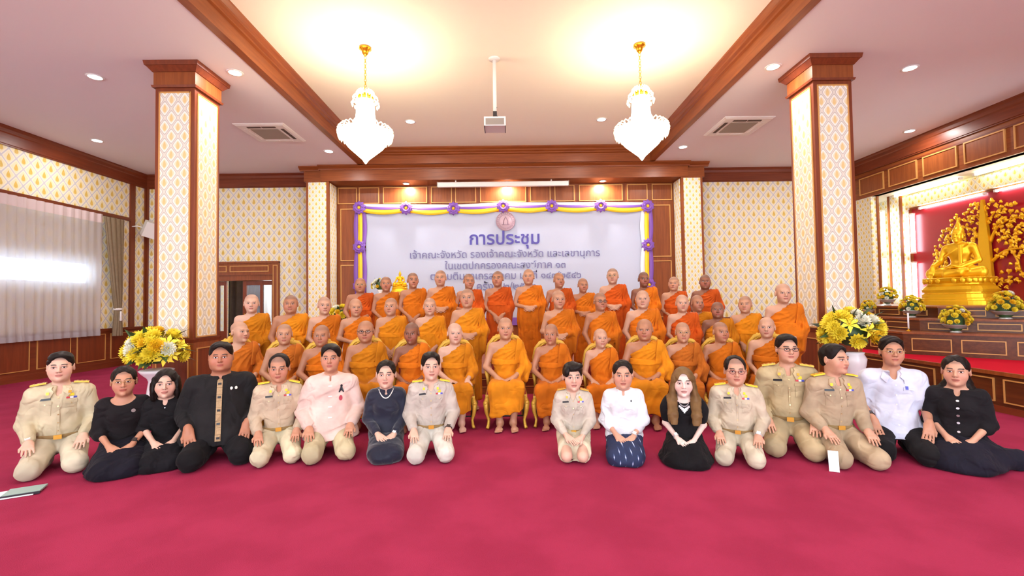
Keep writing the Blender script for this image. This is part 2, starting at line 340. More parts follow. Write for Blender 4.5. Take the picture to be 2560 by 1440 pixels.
for a, c_ in ((845, 893), (898, 948), (958, 1068), (1078, 1130), (1138, 1190), (1200, 1315), (1325, 1376), (1386, 1436), (1447, 1556), (1567, 1618), (1629, 1679)):
    a, c_ = onY(a, 480, YW).x, onY(c_, 480, YW).x; panel(ws, (a, YW, 4.00), (1, 0, 0), (0, -1, 0), c_ - a, .43, ('wood', 'gold_bead'), .022, .02)
for x in (xs[0], xs[13]):
    panel(ws, (x + .03, YW, 2.52), (1, 0, 0), (0, -1, 0), 8.64 / 14 - .06, 1.36, ('wood', 'gold_bead'), .022, .02)
    panel(ws, (x + .03, YW, .95), (1, 0, 0), (0, -1, 0), 8.64 / 14 - .06, 1.47, ('wood', 'gold_bead'), .022, .02)
for i in range(1, 13): panel(ws, (xs[i] + .03, YW, .42), (1, 0, 0), (0, -1, 0), 8.64 / 14 - .06, .42, ('wood', 'gold_bead'), .022, .02)
for k, (x0, x1) in enumerate(((-4.98, -4.42), (4.34, 4.88))):
    b = MB(); b.box(x0, x1, YS + .02, YB + .1, 0, 4.47)
    p = struct(b.build('wall_pilaster_%d' % (k + 1), 'wood'))
    MB().box(x0 + .06, x1 - .06, YS + .005, YS + .03, .95, 4.43).build('paper_inset', 'paper_fine_x', p)
    xi = x1 if k == 0 else x0
    MB().box(xi - .012, xi + .012, YS + .1, YW - .08, .95, 4.43).build('paper_inset', 'paper_fine_y', p)
b = MB(); b.box(-4.62, 4.52, YS, YB, 4.46, CEIL); b.box(-5.06, 4.96, YS + .08, YB, 4.47, CEIL)
hd = struct(b.build('wall_header', 'wood_x'))
MB().prism([(-.03, -.11), (.02, -.11), (.03, -.08), (.10, -.03), (.10, 0), (-.03, 0)], (-4.66, YS, CEIL), (4.56, YS, CEIL), (0, -1, 0)).build('crown', 'wood_x', hd)
for x0, x1 in ((-5.16, -4.66), (4.56, 5.06)): MB().prism([(-.03, -.11), (.02, -.11), (.03, -.08), (.10, -.03), (.10, 0), (-.03, 0)], (x0, YS + .08, CEIL), (x1, YS + .08, CEIL), (0, -1, 0)).build('crown', 'wood_x', hd)

# --- pillars
for k, (x0, x1) in enumerate(((-4.94, -4.39), (4.39, 4.94))):
    xc, yc, h = (x0 + x1) / 2, YP + .275, .275
    b = MB(); b.box(xc - h, xc + h, yc - h, yc + h, 0, CEIL)
    p = struct(b.build('wall_pillar_%d' % (k + 1), 'wood_dark'))
    def ring(z0, z1, e0, e1, mt, nm):
        q = MB(); vs = [(xc + sx * (h + e), yc + sy * (h + e), z) for z, e in ((z0, e0), (z1, e1)) for sx, sy in ((-1, -1), (1, -1), (1, 1), (-1, 1))]
        q.add(vs, [(3, 2, 1, 0), (4, 5, 6, 7), (0, 1, 5, 4), (1, 2, 6, 5), (2, 3, 7, 6), (3, 0, 4, 7)]); return q.build(nm, mt, p)
    ring(4.49, 4.52, .03, .04, 'wood_dark', 'neck_moulding'); ring(4.52, 4.71, .018, .018, 'wood', 'frieze'); ring(4.71, 4.78, .03, .085, 'wood_dark', 'crown'); ring(4.78, CEIL, .095, .105, 'wood_dark', 'crown')
    ring(.90, .95, .012, .03, 'wood_dark', 'dado_moulding'); ring(0, .14, .03, .03, 'wood_dark', 'plinth'); ring(.14, .90, .008, .008, 'wood', 'dado')
    for (u, n) in (((1, 0, 0), (0, -1, 0)), ((0, 1, 0), (1, 0, 0)), ((0, 1, 0), (-1, 0, 0)), ((1, 0, 0), (0, 1, 0))):
        u, n = Vector(u), Vector(n); c = Vector((xc, yc, 0)) + n * h; axis = 'x' if abs(u.x) > .5 else 'y'
        q = MB(); q.m(0).obox(c + Vector((0, 0, 2.70)) + n * .002, (u, (0, 0, 1), n), (h - .07, 1.715, .004))
        q.m(1)
        for sg in (-1, 1):
            q.obox(c + u * sg * (h - .062) + Vector((0, 0, 2.70)) + n * .004, (u, (0, 0, 1), n), (.010, 1.735, .006))
            q.obox(c + Vector((0, 0, 2.70 + sg * 1.725)) + n * .004, (u, (0, 0, 1), n), (h - .06, .010, .006))
        q.build('paper_inset', ('paper_pillar_' + axis, 'gold_bead'), p)
        panel(p, c + n * .008 - u * (h - .05) + Vector((0, 0, .2)), u, n, 2 * h - .10, .62, ('wood_dark', 'gold_bead'), .014)

# --- right wall with the altar alcove
ya0, ya1, xa, zs = 7.35, 10.75, 9.72, 3.86
b = MB(); b.box(XR, XR + .2, YF, 5.9, 0, CEIL); b.box(XR, XR + .2, 5.9, 11.75, zs, CEIL); b.box(XR, XR + .2, 11.75, YB + .2, 0, CEIL)
wr = struct(b.build('wall_right', 'wood_y'))
MB().prism(corn, (XR, YB, CEIL), (XR, YF, CEIL), (-1, 0, 0)).build('cornice', 'wood_dark_y', wr)
MB().box(XR - .02, XR, YF, YB, zs + .50, zs + .54).build('picture_rail', 'wood_dark_y', wr)
for i in range(9): panel(wr, (XR, 11.35 - i * .88, zs + .08), (0, -1, 0), (-1, 0, 0), .74, .42, ('wood', 'gold_bead'), .024, .018)
b = MB(); b.box(XR + .05, XR + 1.3, 5.8, YB + .2, zs, zs + .1)                                  # soffit
b.box(XR - .0, XR + .2, 5.7, 5.9, 0, zs); struct(b.build('ceiling_alcove', 'white_paint'))
b = MB(); b.box(xa, xa + .15, 5.8, 11.95, 0, zs); al = struct(b.build('wall_alcove', 'paper_fine_y'))
b = MB(); b.box(XR, xa, 11.75, 11.95, 0, zs); struct(b.build('wall_alcove_end', 'paper_fine_x'))
MB().box(xa - .06, xa, ya0, ya1, .6, 3.46).build('red_backing', 'red_wall', al)
b = MB(); b.box(xa - .10, xa, ya0 - .1, ya1 + .1, 3.46, 3.50); b.box(xa - .12, xa, ya1, ya1 + .10, .6, 3.46); b.box(xa - .12, xa, ya0 - .10, ya0, .6, 3.46); b.build('frame', 'wood', al)
MB().box(xa - .20, xa - .03, ya0 - .1, ya1 + .05, 3.50, 3.78).build('paper_frieze', 'paper_fine_y', al)
pl = struct(MB().box(9.42, xa, ya1 + .02, 11.12, .6, zs).build('wall_alcove_pilaster', 'paper_fine_y')); MB().box(9.39, 9.43, ya1 - .01, ya1 + .04, .6, zs).build('trim', 'wood', pl); MB().box(9.40, 9.43, 11.09, 11.14, .6, zs).build('trim', 'wood', pl)
jb = struct(MB().box(XR + .02, 9.08, 11.05, 11.75, .6, zs).build('wall_alcove_jamb', 'paper_fine_y')); MB().box(XR - .02, XR + .02, 11.7, 11.78, 0, zs).build('trim', 'wood', jb); MB().box(9.05, 9.10, 11.02, 11.06, .6, zs).build('trim', 'wood', jb)
# ------------------------------------------------------------------ lamps of the room
def downlight(x, y, z, label, group, power=P_DOWN, r=.085, warm=(1, .97, .93)):
    o = empty('downlight', (x, y, z)); tag(o, label, 'light', group)
    MB().lathe([(r + .012, 0), (r + .03, -.006), (r + .028, -.012), (r, -.012)], 24, caps=False).build('trim_ring', 'white_paint', o)
    MB().lathe([(.001, -.009), (r, -.009), (r, -.004), (.001, -.004)], 24).build('lens', 'lamp_white', o)
    area('lamp', (0, 0, -.03), r * 2, power, warm, parent=o)
for x in (-8.4, -6.1, 6.1, 8.4):
    for y in (6.72, 9.32):
        if abs(x) > 8 and y < 8 or abs(x) < 8 and y > 8: continue
        downlight(x, y, CEIL, 'recessed downlight in the side ceiling between pillar and outer wall', 'side ceiling downlights')
for x in (-3.98, 3.98): downlight(x, 6.64, CEIL, 'recessed downlight beside a pillar crown', 'downlights beside the pillars')
for x in (-3.98, 3.98): downlight(x, 10.14, CEIL, 'recessed downlight in front of the stage pilaster', 'downlights before the stage')
for x in (-2.0, 2.0): downlight(x, 9.42, TRAY, 'recessed downlight in the raised tray ceiling behind a chandelier', 'tray ceiling downlights')
for x in (-6.1, -3.98, 3.98, 6.1):
    for y in (3.2, -.6): downlight(x, y, CEIL, 'recessed downlight of the hall out of view', 'hall downlights out of view')
for x in (-2.0, 2.0):
    for y in (3.4, .6, -2.6): downlight(x, y, TRAY, 'recessed downlight of the tray ceiling out of view', 'tray downlights out of view')
for i, x in enumerate((-2.57, 0, 2.45)): downlight(x, 11.55, 4.46, 'recessed downlight under the stage header', 'stage soffit downlights', P_SOFFIT, .07)

emit('crystal_glow', (255, 244, 214), 6.5); emit('crystal_dim', (255, 240, 200), 2.2)
def chandelier(x, y, z, label):
    o = empty('chandelier', (x, y, z)); tag(o, label, 'chandelier', 'crystal chandeliers'); rnd = random.Random(4)
    MB().lathe([(.03, 0), (.085, -.01), (.09, -.03), (.05, -.05), (.045, -.09), (.015, -.13)], 20).build('canopy', 'gold', o)
    ch = empty('chain', (0, 0, -.13), parent=o)
    lk = MB().tube([(.016 * math.cos(a), 0, .026 * math.sin(a)) for a in np.linspace(0, 2 * math.pi, 11)[:-1]], .0042, 6, closed=True).mesh('chain_link', 'gold')
    for i in range(11):
        l = link_mesh('chain_link', lk, ch, (0, 0, -.03 - i * .042), (i % 2) * math.pi / 2)
    # body: neck, crystal crown, column, bowl
    MB().lathe([(.02, -.60), (.03, -.64), (.02, -.68), (.10, -.72), (.12, -.76), (.10, -.78)], 20).build('crown_plate', 'gold', o)
    MB().lathe([(.11, -.80), (.13, -.88), (.135, -1.0), (.15, -1.12), (.17, -1.24), (.15, -1.26)], 28).build('column', 'crystal_glow', o)
    MB().lathe([(.32, -1.25), (.36, -1.30), (.34, -1.38), (.25, -1.50), (.14, -1.60), (.05, -1.68), (.01, -1.74)], 36).build('bowl', 'crystal_glow', o)
    dk = MB().lathe([(.002, .0), (.013, -.012), (.016, -.03), (.010, -.05), (.001, -.065)], 6).mesh('crystal_drop', 'crystal_dim')
    lp = MB().tube([(0, .0, .0), (.03, 0, .045), (.075, 0, .05), (.11, 0, .015), (.10, 0, -.04), (.06, 0, -.06)], .007, 5).mesh('crystal_arm', 'crystal_dim')
    cr = empty('crystal_crown', (0, 0, -.80), parent=o); br = empty('crystal_rim', (0, 0, -1.26), parent=o)
    for i in range(16):
        a = 2 * math.pi * i / 16
        l = link_mesh('crystal_arm', lp, cr, (.07 * math.cos(a), .07 * math.sin(a), .02), a)
        link_mesh('crystal_drop', dk, cr, (.19 * math.cos(a), .19 * math.sin(a), -.03), a)
        l = link_mesh('crystal_arm', lp, cr, (.03 * math.cos(a), .03 * math.sin(a), .10), a); l.scale = (.9, .9, 1.0)
    for i in range(30):
        a = 2 * math.pi * i / 30
        l = link_mesh('crystal_arm', lp, br, (.27 * math.cos(a), .27 * math.sin(a), .0), a); l.scale = (1.1, 1.1, 1.15)
        link_mesh('crystal_drop', dk, br, (.385 * math.cos(a), .385 * math.sin(a), .0), a).scale = (1.2, 1.2, 1.3)
        link_mesh('crystal_drop', dk, br, (.37 * math.cos(a + .1), .37 * math.sin(a + .1), -.06), a).scale = (1.2, 1.2, 1.3)
    l = bpy.data.lights.new('lamp', 'POINT'); l.energy = P_CHAND; l.color = (1, .84, .58); l.shadow_soft_size = .42
    lo = bpy.data.objects.new('lamp', l); COL.objects.link(lo); lo.parent = o; lo.location = (0, 0, -1.0)
    for nm in ('column', 'bowl'):
        pass
for x, n in ((-2.07, 'doorway'), (2.0, 'altar')): chandelier(x, 6.65, TRAY, 'lit crystal chandelier hanging on the %s side of the projector' % n)

# ------------------------------------------------------------------ ceiling fittings
def cassette(x, y, label, inner):
    w = .96; o = empty('air_conditioner', (x, y, CEIL)); tag(o, label, 'air conditioner', 'ceiling cassette air conditioners')
    h = w / 2; b = MB(); vs = [(sx * (h - e), sy * (h - e), z) for e, z in ((0, 0), (0, -.012), (.04, -.035), (.20, -.035), (.22, -.03)) for sx, sy in ((-1, -1), (1, -1), (1, 1), (-1, 1))]
    fs = []
    for k in range(4): fs += [(k * 4 + i, k * 4 + (i + 1) % 4, (k + 1) * 4 + (i + 1) % 4, (k + 1) * 4 + i) for i in range(4)]
    b.add(vs, fs + [(16, 17, 18, 19)]).build('panel', 'plastic_white', o)
    MB().box(-.26, .26, -.26, .26, -.04, -.03).build('intake_grille', 'plastic_grey', o)
    for a in range(4):
        f = MB().box(-.27, -.01, -.03, .03, -.004, .004).box(.01, .27, -.03, .03, -.004, .004).build('louvre', 'vent_dark' if a in (0, inner) else 'plastic_white', o)
        d = .355; f.location = (d * math.sin(a * math.pi / 2), -d * math.cos(a * math.pi / 2), -.037); f.rotation_euler = (0, 0, a * math.pi / 2)
cassette(-4.68, 9.0, 'white ceiling air conditioner near the doorway', 1); cassette(4.62, 8.95, 'white ceiling air conditioner near the altar wall', 3)
o = empty('projector', (-.17, 7.0, TRAY)); tag(o, 'white projector hanging on a long pole from the tray ceiling', 'projector')
MB().lathe([(.001, -.0), (.09, 0), (.085, -.02), (.03, -.03), (.001, -.03)], 20).build('ceiling_plate', 'plastic_white', o)
MB().tube([(0, 0, -.02), (0, 0, -.87)], .028, 14).build('pole', 'plastic_white', o)
b = MB(); b.box(-.03, .03, -.05, .05, -.95, -.85); b.tube([(0, 0, -.89), (.14, .02, -.98)], .009); b.tube([(0, 0, -.89), (-.10, .05, -.99)], .009); b.tube([(0, 0, -.91), (.02, -.12, -.99)], .009); b.build('bracket', 'dark', o)
b = MB(); b.box(-.165, .165, -.16, .14, -1.12, -.98); b.box(-.155, .155, -.165, -.15, -1.11, -.99); pj = b.build('body', 'plastic_white', o)
MB().box(-.14, .14, -.172, -.166, -1.105, -1.01).build('rear_panel', 'plastic_grey', pj); MB().tube([(.02, -.06, -.98), (-.02, -.02, -.87), (0.03, 0, -.77)], .007).build('cable', 'dark', o)
for x in (-.165, .155): MB().box(x, x + .01, -.168, .1, -1.14, -1.12).build('foot', 'dark', o)
o = empty('projection_screen_case', (-.1, 11.36, 4.30)); tag(o, 'long white roller screen case below the stage soffit', 'screen')
MB().prism([(-.045, .0), (.045, 0), (.05, .02), (.05, .10), (.03, .12), (-.045, .12)], (-1.64, 0, 0), (1.64, 0, 0), (0, -1, 0)).build('case', 'plastic_white', o)
for x in (-1.65, 1.64): MB().box(x, x + .015, -.055, .05, -.005, .125).build('end_cap', 'plastic_grey', o)
for x in (-1.2, 1.2): MB().box(x, x + .03, -.02, .02, .12, .16).build('hanger', 'plastic_white', o)
o = empty('loudspeaker', (XL + .02, 11.2, 3.32)); tag(o, 'white wall loudspeaker on a bracket beside the pillar', 'speaker')
b = MB(); q = MB(); q.box(-.13, .13, -.14, .14, -.19, .19)
sp = q.xf(Matrix.Translation((.34, .35, .05)) @ Euler((.35, .25, .9)).to_matrix().to_4x4()).build('cabinet', 'plastic_white', o)
MB().tube([(.0, .2, .1), (.12, .25, .12), (.22, .33, .08)], .016).build('bracket', 'plastic_white', o)
# LED tubes of the alcove
def led(name, loc, sx, sy, sz, power, label, size, size_y, rot, mat='led', col=(.88, .95, 1)):
    o = empty(name, loc); tag(o, label, 'light', 'alcove light tubes'); MB().box(-sx, sx, -sy, sy, -sz, sz).build('tube', mat, o)
    for s in (-1, 1): (MB().box(-sx * 1.3, sx * 1.3, -sy * 1.3, sy * 1.3, sz * s - .02, sz * s + .02) if sz > sy else MB().box(-sx * 1.3, sx * 1.3, sy * s - .02, sy * s + .02, -sz * 1.3, sz * 1.3)).build('end_cap', 'plastic_white', o)
for z in (1.85, 3.0):
    led('light_tube', (9.24, 11.10, z), .03, .03, .50, 7, ('lower' if z < 2.5 else 'upper') + ' vertical light tube between alcove jamb and papered pilaster', .05, .95, (0, math.radians(90), math.radians(60)))
    led('light_tube', (9.58, 10.66, z - .12), .03, .03, .46, 5, ('lower' if z < 2.5 else 'upper') + ' vertical light tube beside the red altar backing', .05, .85, (0, math.radians(90), math.radians(80)))
for y in (8.1, 9.75): led('light_tube', (9.60, y, 3.44), .02, .72, .02, 5, 'horizontal light tube above the red altar backing, ' + ('next to the papered pilaster' if y > 9 else 'the farther from the pilaster'), .06, 1.3, (0, math.radians(20), 0))
for y in (8.2, 10.1): led('light_tube', (9.40, y, 3.82), .03, .80, .02, 9, 'light tube along the alcove ceiling, ' + ('near the jamb' if y > 9 else 'away from the jamb'), .08, 1.5, (0, math.radians(-10), 0), 'led_warm', (1, .95, .8))
# ------------------------------------------------------------------ smooth-blended body modelling (distance fields -> one continuous mesh)
def V3(*a): return np.array(a, float)
def unit(a): return np.asarray(a, float) / (np.linalg.norm(a) + 1e-12)
def frame(d, n):
    d = unit(d); n = np.asarray(n, float); n = unit(n - d * (n @ d)); return d, n, np.cross(d, n)
def euler(rx, ry, rz): return np.array(Euler((rx, ry, rz)).to_matrix())
class Field:
    def __init__(s, lo, hi, h):
        s.h = h; s.lo = np.array(lo, float); n = np.ceil((np.array(hi, float) - s.lo) / h).astype(int) + 1
        s.ax = [np.float32(s.lo[i] + h * np.arange(n[i])) for i in range(3)]; s.F = np.full(tuple(n), 1.0, np.float32)
        s.R = np.eye(3); s.t = np.zeros(3); s.s = 1.0
    def tf(s, R=None, t=None, sc=1.0): s.R = np.eye(3) if R is None else R; s.t = np.zeros(3) if t is None else np.asarray(t, float); s.s = sc; return s
    def w(s, p): return s.R @ (np.asarray(p, float) * s.s) + s.t
    def region(s, lo, hi):
        i0 = np.maximum(np.floor((lo - s.lo) / s.h).astype(int), 0); i1 = np.minimum(np.ceil((hi - s.lo) / s.h).astype(int) + 1, s.F.shape)
        if np.any(i1 <= i0): return None
        sl = tuple(slice(a, b) for a, b in zip(i0, i1))
        return sl, s.ax[0][sl[0]][:, None, None], s.ax[1][sl[1]][None, :, None], s.ax[2][sl[2]][None, None, :]
    def put(s, sl, d, k, op):
        f = s.F[sl]
        if op == 'u':
            hh = np.maximum(k - np.abs(f - d), 0) / k; s.F[sl] = np.minimum(f, d) - hh * hh * (k * .25)
        elif op == 's':
            d = -d; hh = np.maximum(k - np.abs(f - d), 0) / k; s.F[sl] = np.maximum(f, d) + hh * hh * (k * .25)
        elif op == 'i': s.F[sl] = np.maximum(f, d)
    def cap(s, a, b, ra, rb=None, k=.02, op='u', sq=None):
        rb = ra if rb is None else rb; a = s.w(a); b = s.w(b); ra *= s.s; rb *= s.s; pad = max(ra, rb) * (1.6 if sq else 1) + k + 3 * s.h
        g = s.region(np.minimum(a, b) - pad, np.maximum(a, b) + pad)
        if g is None: return s
        sl, x, y, z = g; ba = b - a; l2 = ba @ ba + 1e-12
        px, py, pz = x - a[0], y - a[1], z - a[2]
        t = np.clip((px * ba[0] + py * ba[1] + pz * ba[2]) / l2, 0, 1)
        dx, dy, dz = px - t * ba[0], py - t * ba[1], pz - t * ba[2]
        if sq: dx, dy, dz = dx / sq[0], dy / sq[1], dz / sq[2]
        d = np.sqrt(dx * dx + dy * dy + dz * dz) - (ra + (rb - ra) * t); s.put(sl, d.astype(np.float32), k, op); return s
    def ell(s, c, r, R=None, k=.02, op='u'):
        c = s.w(c); r = np.asarray(r, float) * s.s; Rm = s.R if R is None else s.R @ R; pad = r.max() + k + 3 * s.h
        g = s.region(c - pad, c + pad)
        if g is None: return s
        sl, x, y, z = g; x, y, z = x - c[0], y - c[1], z - c[2]
        q = [x * Rm[0, i] + y * Rm[1, i] + z * Rm[2, i] for i in range(3)]
        k0 = np.sqrt(sum((q[i] / r[i]) ** 2 for i in range(3))); k1 = np.sqrt(sum((q[i] / r[i] ** 2) ** 2 for i in range(3))) + 1e-6
        s.put(sl, (k0 * (k0 - 1) / k1).astype(np.float32), k, op); return s
    def box(s, c, hw, rd=.01, R=None, k=.01, op='u'):
        c = s.w(c); hw = np.asarray(hw, float) * s.s; Rm = s.R if R is None else s.R @ R; pad = np.linalg.norm(hw) + rd + k + 3 * s.h
        g = s.region(c - pad, c + pad)
        if g is None: return s
        sl, x, y, z = g; x, y, z = x - c[0], y - c[1], z - c[2]
        q = [np.abs(x * Rm[0, i] + y * Rm[1, i] + z * Rm[2, i]) - (hw[i] - rd) for i in range(3)]
        o = np.sqrt(sum(np.maximum(v, 0) ** 2 for v in q)) + np.minimum(np.maximum(np.maximum(q[0], q[1]), q[2]), 0) - rd
        s.put(sl, o.astype(np.float32), k, op); return s
    def cut(s, p, n, k=.004):
        """keep the side the normal points away from"""
        n = unit(n); d = (s.ax[0][:, None, None] - p[0]) * n[0] + (s.ax[1][None, :, None] - p[1]) * n[1] + (s.ax[2][None, None, :] - p[2]) * n[2]
        s.F = np.maximum(s.F, d.astype(np.float32)); return s
    def disp(s, fn):
        s.F = s.F + fn(s.ax[0][:, None, None], s.ax[1][None, :, None], s.ax[2][None, None, :]).astype(np.float32); return s
    def mesh(s):
        F = s.F; F[0] = F[-1] = 1; F[:, 0] = F[:, -1] = 1; F[:, :, 0] = F[:, :, -1] = 1
        S = F < 0; n = np.array(F.shape)
        c = np.zeros(tuple(n - 1), np.uint8); cor = [(i, j, k) for i in (0, 1) for j in (0, 1) for k in (0, 1)]
        for i, j, k in cor: c += S[i:n[0] - 1 + i, j:n[1] - 1 + j, k:n[2] - 1 + k]
        act = np.argwhere((c > 0) & (c < 8)); idx = np.full(tuple(n - 1), -1, np.int32); idx[act[:, 0], act[:, 1], act[:, 2]] = np.arange(len(act))
        acc = np.zeros((len(act), 3), np.float32); cnt = np.zeros(len(act), np.float32)
        val = {q: F[act[:, 0] + q[0], act[:, 1] + q[1], act[:, 2] + q[2]] for q in cor}
        for q in cor:
            for a in range(3):
                if q[a]: continue
                q2 = list(q); q2[a] = 1; f0 = val[q]; f1 = val[tuple(q2)]; m = (f0 < 0) != (f1 < 0)
                t = np.where(m, f0 / np.where(m, f0 - f1, 1), 0); p = np.repeat(np.array(q, np.float32)[None], len(act), 0); p[:, a] = t
                acc += p * m[:, None]; cnt += m
        vs = (act + acc / cnt[:, None]) * s.h + s.lo
        quads = []
        for a in range(3):
            o = [x for x in range(3) if x != a]; sl0 = [slice(None)] * 3; sl1 = [slice(None)] * 3; sl0[a] = slice(0, -1); sl1[a] = slice(1, None)
            s0 = S[tuple(sl0)]; s1 = S[tuple(sl1)]; e = np.argwhere(s0 != s1); sg = s0[e[:, 0], e[:, 1], e[:, 2]]
            def cell(d0, d1):
                q = e.copy(); q[:, o[0]] += d0; q[:, o[1]] += d1; return idx[q[:, 0], q[:, 1], q[:, 2]]
            Q = np.stack([cell(-1, -1), cell(0, -1), cell(0, 0), cell(-1, 0)], 1)
            flip = sg if a != 1 else ~sg
            Q = np.where(flip[:, None], Q, Q[:, ::-1]); quads.append(Q)
        return vs.astype(np.float32), np.concatenate(quads).astype(np.int32)
def thin(vs, qs, ratio):
    me = bpy.data.meshes.new('tmp'); me.vertices.add(len(vs)); me.vertices.foreach_set('co', vs.ravel()); me.loops.add(qs.size); me.loops.foreach_set('vertex_index', qs.ravel()); me.polygons.add(len(qs))
    me.polygons.foreach_set('loop_start', np.arange(0, qs.size, 4, dtype=np.int32)); me.polygons.foreach_set('loop_total', np.full(len(qs), 4, np.int32)); me.update(calc_edges=True)
    o = bpy.data.objects.new('tmp', me); COL.objects.link(o); m = o.modifiers.new('d', 'DECIMATE'); m.ratio = ratio; dg = bpy.context.evaluated_depsgraph_get(); e = o.evaluated_get(dg); out = bpy.data.meshes.new_from_object(e)
    bpy.data.objects.remove(o); bpy.data.meshes.remove(me); return out
def np_mesh(name, vs, qs, mats, smooth=True, ratio=.42):
    if ratio and len(qs) > 3000:
        me = thin(vs, qs, ratio); me.name = name; me.polygons.foreach_set('use_smooth', np.full(len(me.polygons), smooth)); me.materials.clear()
        for q in (mats if isinstance(mats, (list, tuple)) else [mats]): me.materials.append(MAT[q])
        return me
    me = bpy.data.meshes.new(name); me.vertices.add(len(vs)); me.vertices.foreach_set('co', vs.ravel())
    me.loops.add(qs.size); me.loops.foreach_set('vertex_index', qs.ravel()); me.polygons.add(len(qs))
    me.polygons.foreach_set('loop_start', np.arange(0, qs.size, 4, dtype=np.int32)); me.polygons.foreach_set('loop_total', np.full(len(qs), 4, np.int32))
    me.polygons.foreach_set('use_smooth', np.full(len(qs), smooth)); me.update(calc_edges=True)
    for q in (mats if isinstance(mats, (list, tuple)) else [mats]): me.materials.append(MAT[q])
    return me
def vec_attr(me, name, arr):
    a = me.attributes.new(name, 'FLOAT_VECTOR', 'POINT'); a.data.foreach_set('vector', np.ascontiguousarray(arr, np.float32).ravel())
def bvh_of(vs, qs): return BVHTree.FromPolygons([tuple(map(float, v)) for v in vs], [tuple(map(int, q)) for q in qs])

# ------------------------------------------------------------------ skin, cloth materials (tone comes from the object's own colour)
def skin_mat():
    t = NT('skin'); oi = t.node('ShaderNodeObjectInfo'); at = t.node('ShaderNodeAttribute', attribute_name='hco'); sp = t.node('ShaderNodeSeparateXYZ'); t.link(at.outputs['Vector'], sp.inputs[0])
    x, y, z = sp.outputs; ax = t.math('ABSOLUTE', x); A = t.math
    front = t.step(-.045, -.06, y)
    def ellm(cx, cz, rx, rz, sharp=.25, xx=ax):
        d = A('ADD', A('POWER', A('ABSOLUTE', A('DIVIDE', A('SUBTRACT', xx, cx), rx)), 2.0), A('POWER', A('ABSOLUTE', A('DIVIDE', A('SUBTRACT', z, cz), rz)), 2.0))
        return A('MULTIPLY', t.step(1 + sharp, 1 - sharp, d), front)
    n = t.noise(24, 3, t.obj()); col = t.mix(t.math('MULTIPLY', n, .35), oi.outputs['Color'], t.mix(.5, oi.outputs['Color'], lin((150, 70, 50))))
    blush = A('MULTIPLY', ellm(.040, -.03, .03, .03, .9), .25); col = t.mix(blush, col, lin((196, 96, 80)))
    lips = A('MULTIPLY', ellm(0, -.0585, .023, .0115, .35), .62); col = t.mix(lips, col, lin((168, 72, 68)))
    mouth = A('MULTIPLY', ellm(0, -.0575, .021, .0017, .5), .8); col = t.mix(mouth, col, lin((84, 34, 30)))
    shade = A('MULTIPLY', ellm(.031, .006, .021, .0105, .6), .32); col = t.mix(shade, col, lin((92, 50, 40)))
    eye = ellm(.031, .0045, .0135, .0050, .3); col = t.mix(eye, col, lin((226, 218, 212)))
    iris = A('MULTIPLY', ellm(.031, .0048, .0062, .0062, .3), eye); col = t.mix(iris, col, lin((36, 22, 18)))
    lid = A('MULTIPLY', ellm(.031, .0098, .0155, .0020, .4), .85); col = t.mix(lid, col, lin((48, 28, 24)))
    zb = A('SUBTRACT', z, A('MULTIPLY', A('POWER', A('ABSOLUTE', A('SUBTRACT', ax, .031)), 2.0), -9.0))
    db = A('ADD', A('POWER', A('ABSOLUTE', A('DIVIDE', A('SUBTRACT', ax, .032), .0195)), 4.0), A('POWER', A('ABSOLUTE', A('DIVIDE', A('SUBTRACT', zb, .0285), .0042)), 2.0))
    brow = A('MULTIPLY', A('MULTIPLY', t.step(1.5, .5, db), front), oi.outputs['Alpha']); col = t.mix(brow, col, lin((48, 34, 30)))
    nost = A('MULTIPLY', ellm(.0075, -.036, .0042, .0028, .5), .7); col = t.mix(nost, col, lin((70, 32, 28)))  # nostril shading painted into the skin colour
    st = A('MULTIPLY', t.step(.052, .075, A('ADD', z, A('MULTIPLY', t.step(-.05, .06, y), .055))), A('MULTIPLY', A('ADD', oi.outputs['Alpha'], .15), .52))
    far = t.step(.30, .2, A('ADD', ax, A('ABSOLUTE', z))); col = t.mix(A('MULTIPLY', st, far), col, lin((72, 64, 62)))
    t.base(col, .48, 0, .4); t.b.inputs['Subsurface Weight'].default_value = .0
    MAT['skin'] = t.m
skin_mat()
def cloth(name, rough=.8, weave=240, var=.14, sheen=.03, fold=0.0):
    t = NT(name); oi = t.node('ShaderNodeObjectInfo'); n = t.noise(5, 3, t.obj()); g = t.noise(weave, 2, t.obj())
    dk = t.node('ShaderNodeHueSaturation'); dk.inputs['Value'].default_value = 1 - var * 1.4; t.link(oi.outputs['Color'], dk.inputs['Color'])
    lt = t.node('ShaderNodeHueSaturation'); lt.inputs['Value'].default_value = 1 + var; t.link(oi.outputs['Color'], lt.inputs['Color'])
    c = t.mix(t.step(.3, .7, n), dk.outputs[0], lt.outputs[0]); t.base(c, rough, 0, .12); t.b.inputs['Sheen Weight'].default_value = sheen
    nd = t.node('ShaderNodeTexNoise'); nd.inputs['Scale'].default_value = 5.0; nd.inputs['Detail'].default_value = 2; nd.inputs['Distortion'].default_value = .7; nd.inputs['Roughness'].default_value = .45; t.link(t.obj(), nd.inputs['Vector'])
    wr = t.math('ABSOLUTE', t.math('SUBTRACT', nd.outputs['Fac'], .5)); t.bump(t.math('ADD', wr, t.math('MULTIPLY', g, .004)), fold, .05); MAT[name] = t.m
cloth('cloth', fold=.85); cloth('cloth_silk', .5, 300, .10, .3, .5); cloth('hair', .42, 300, .22, .0, .2)
t = NT('ikat'); oc = t.node('ShaderNodeSeparateXYZ'); t.link(t.obj(), oc.inputs[0]); x, y, z = oc.outputs
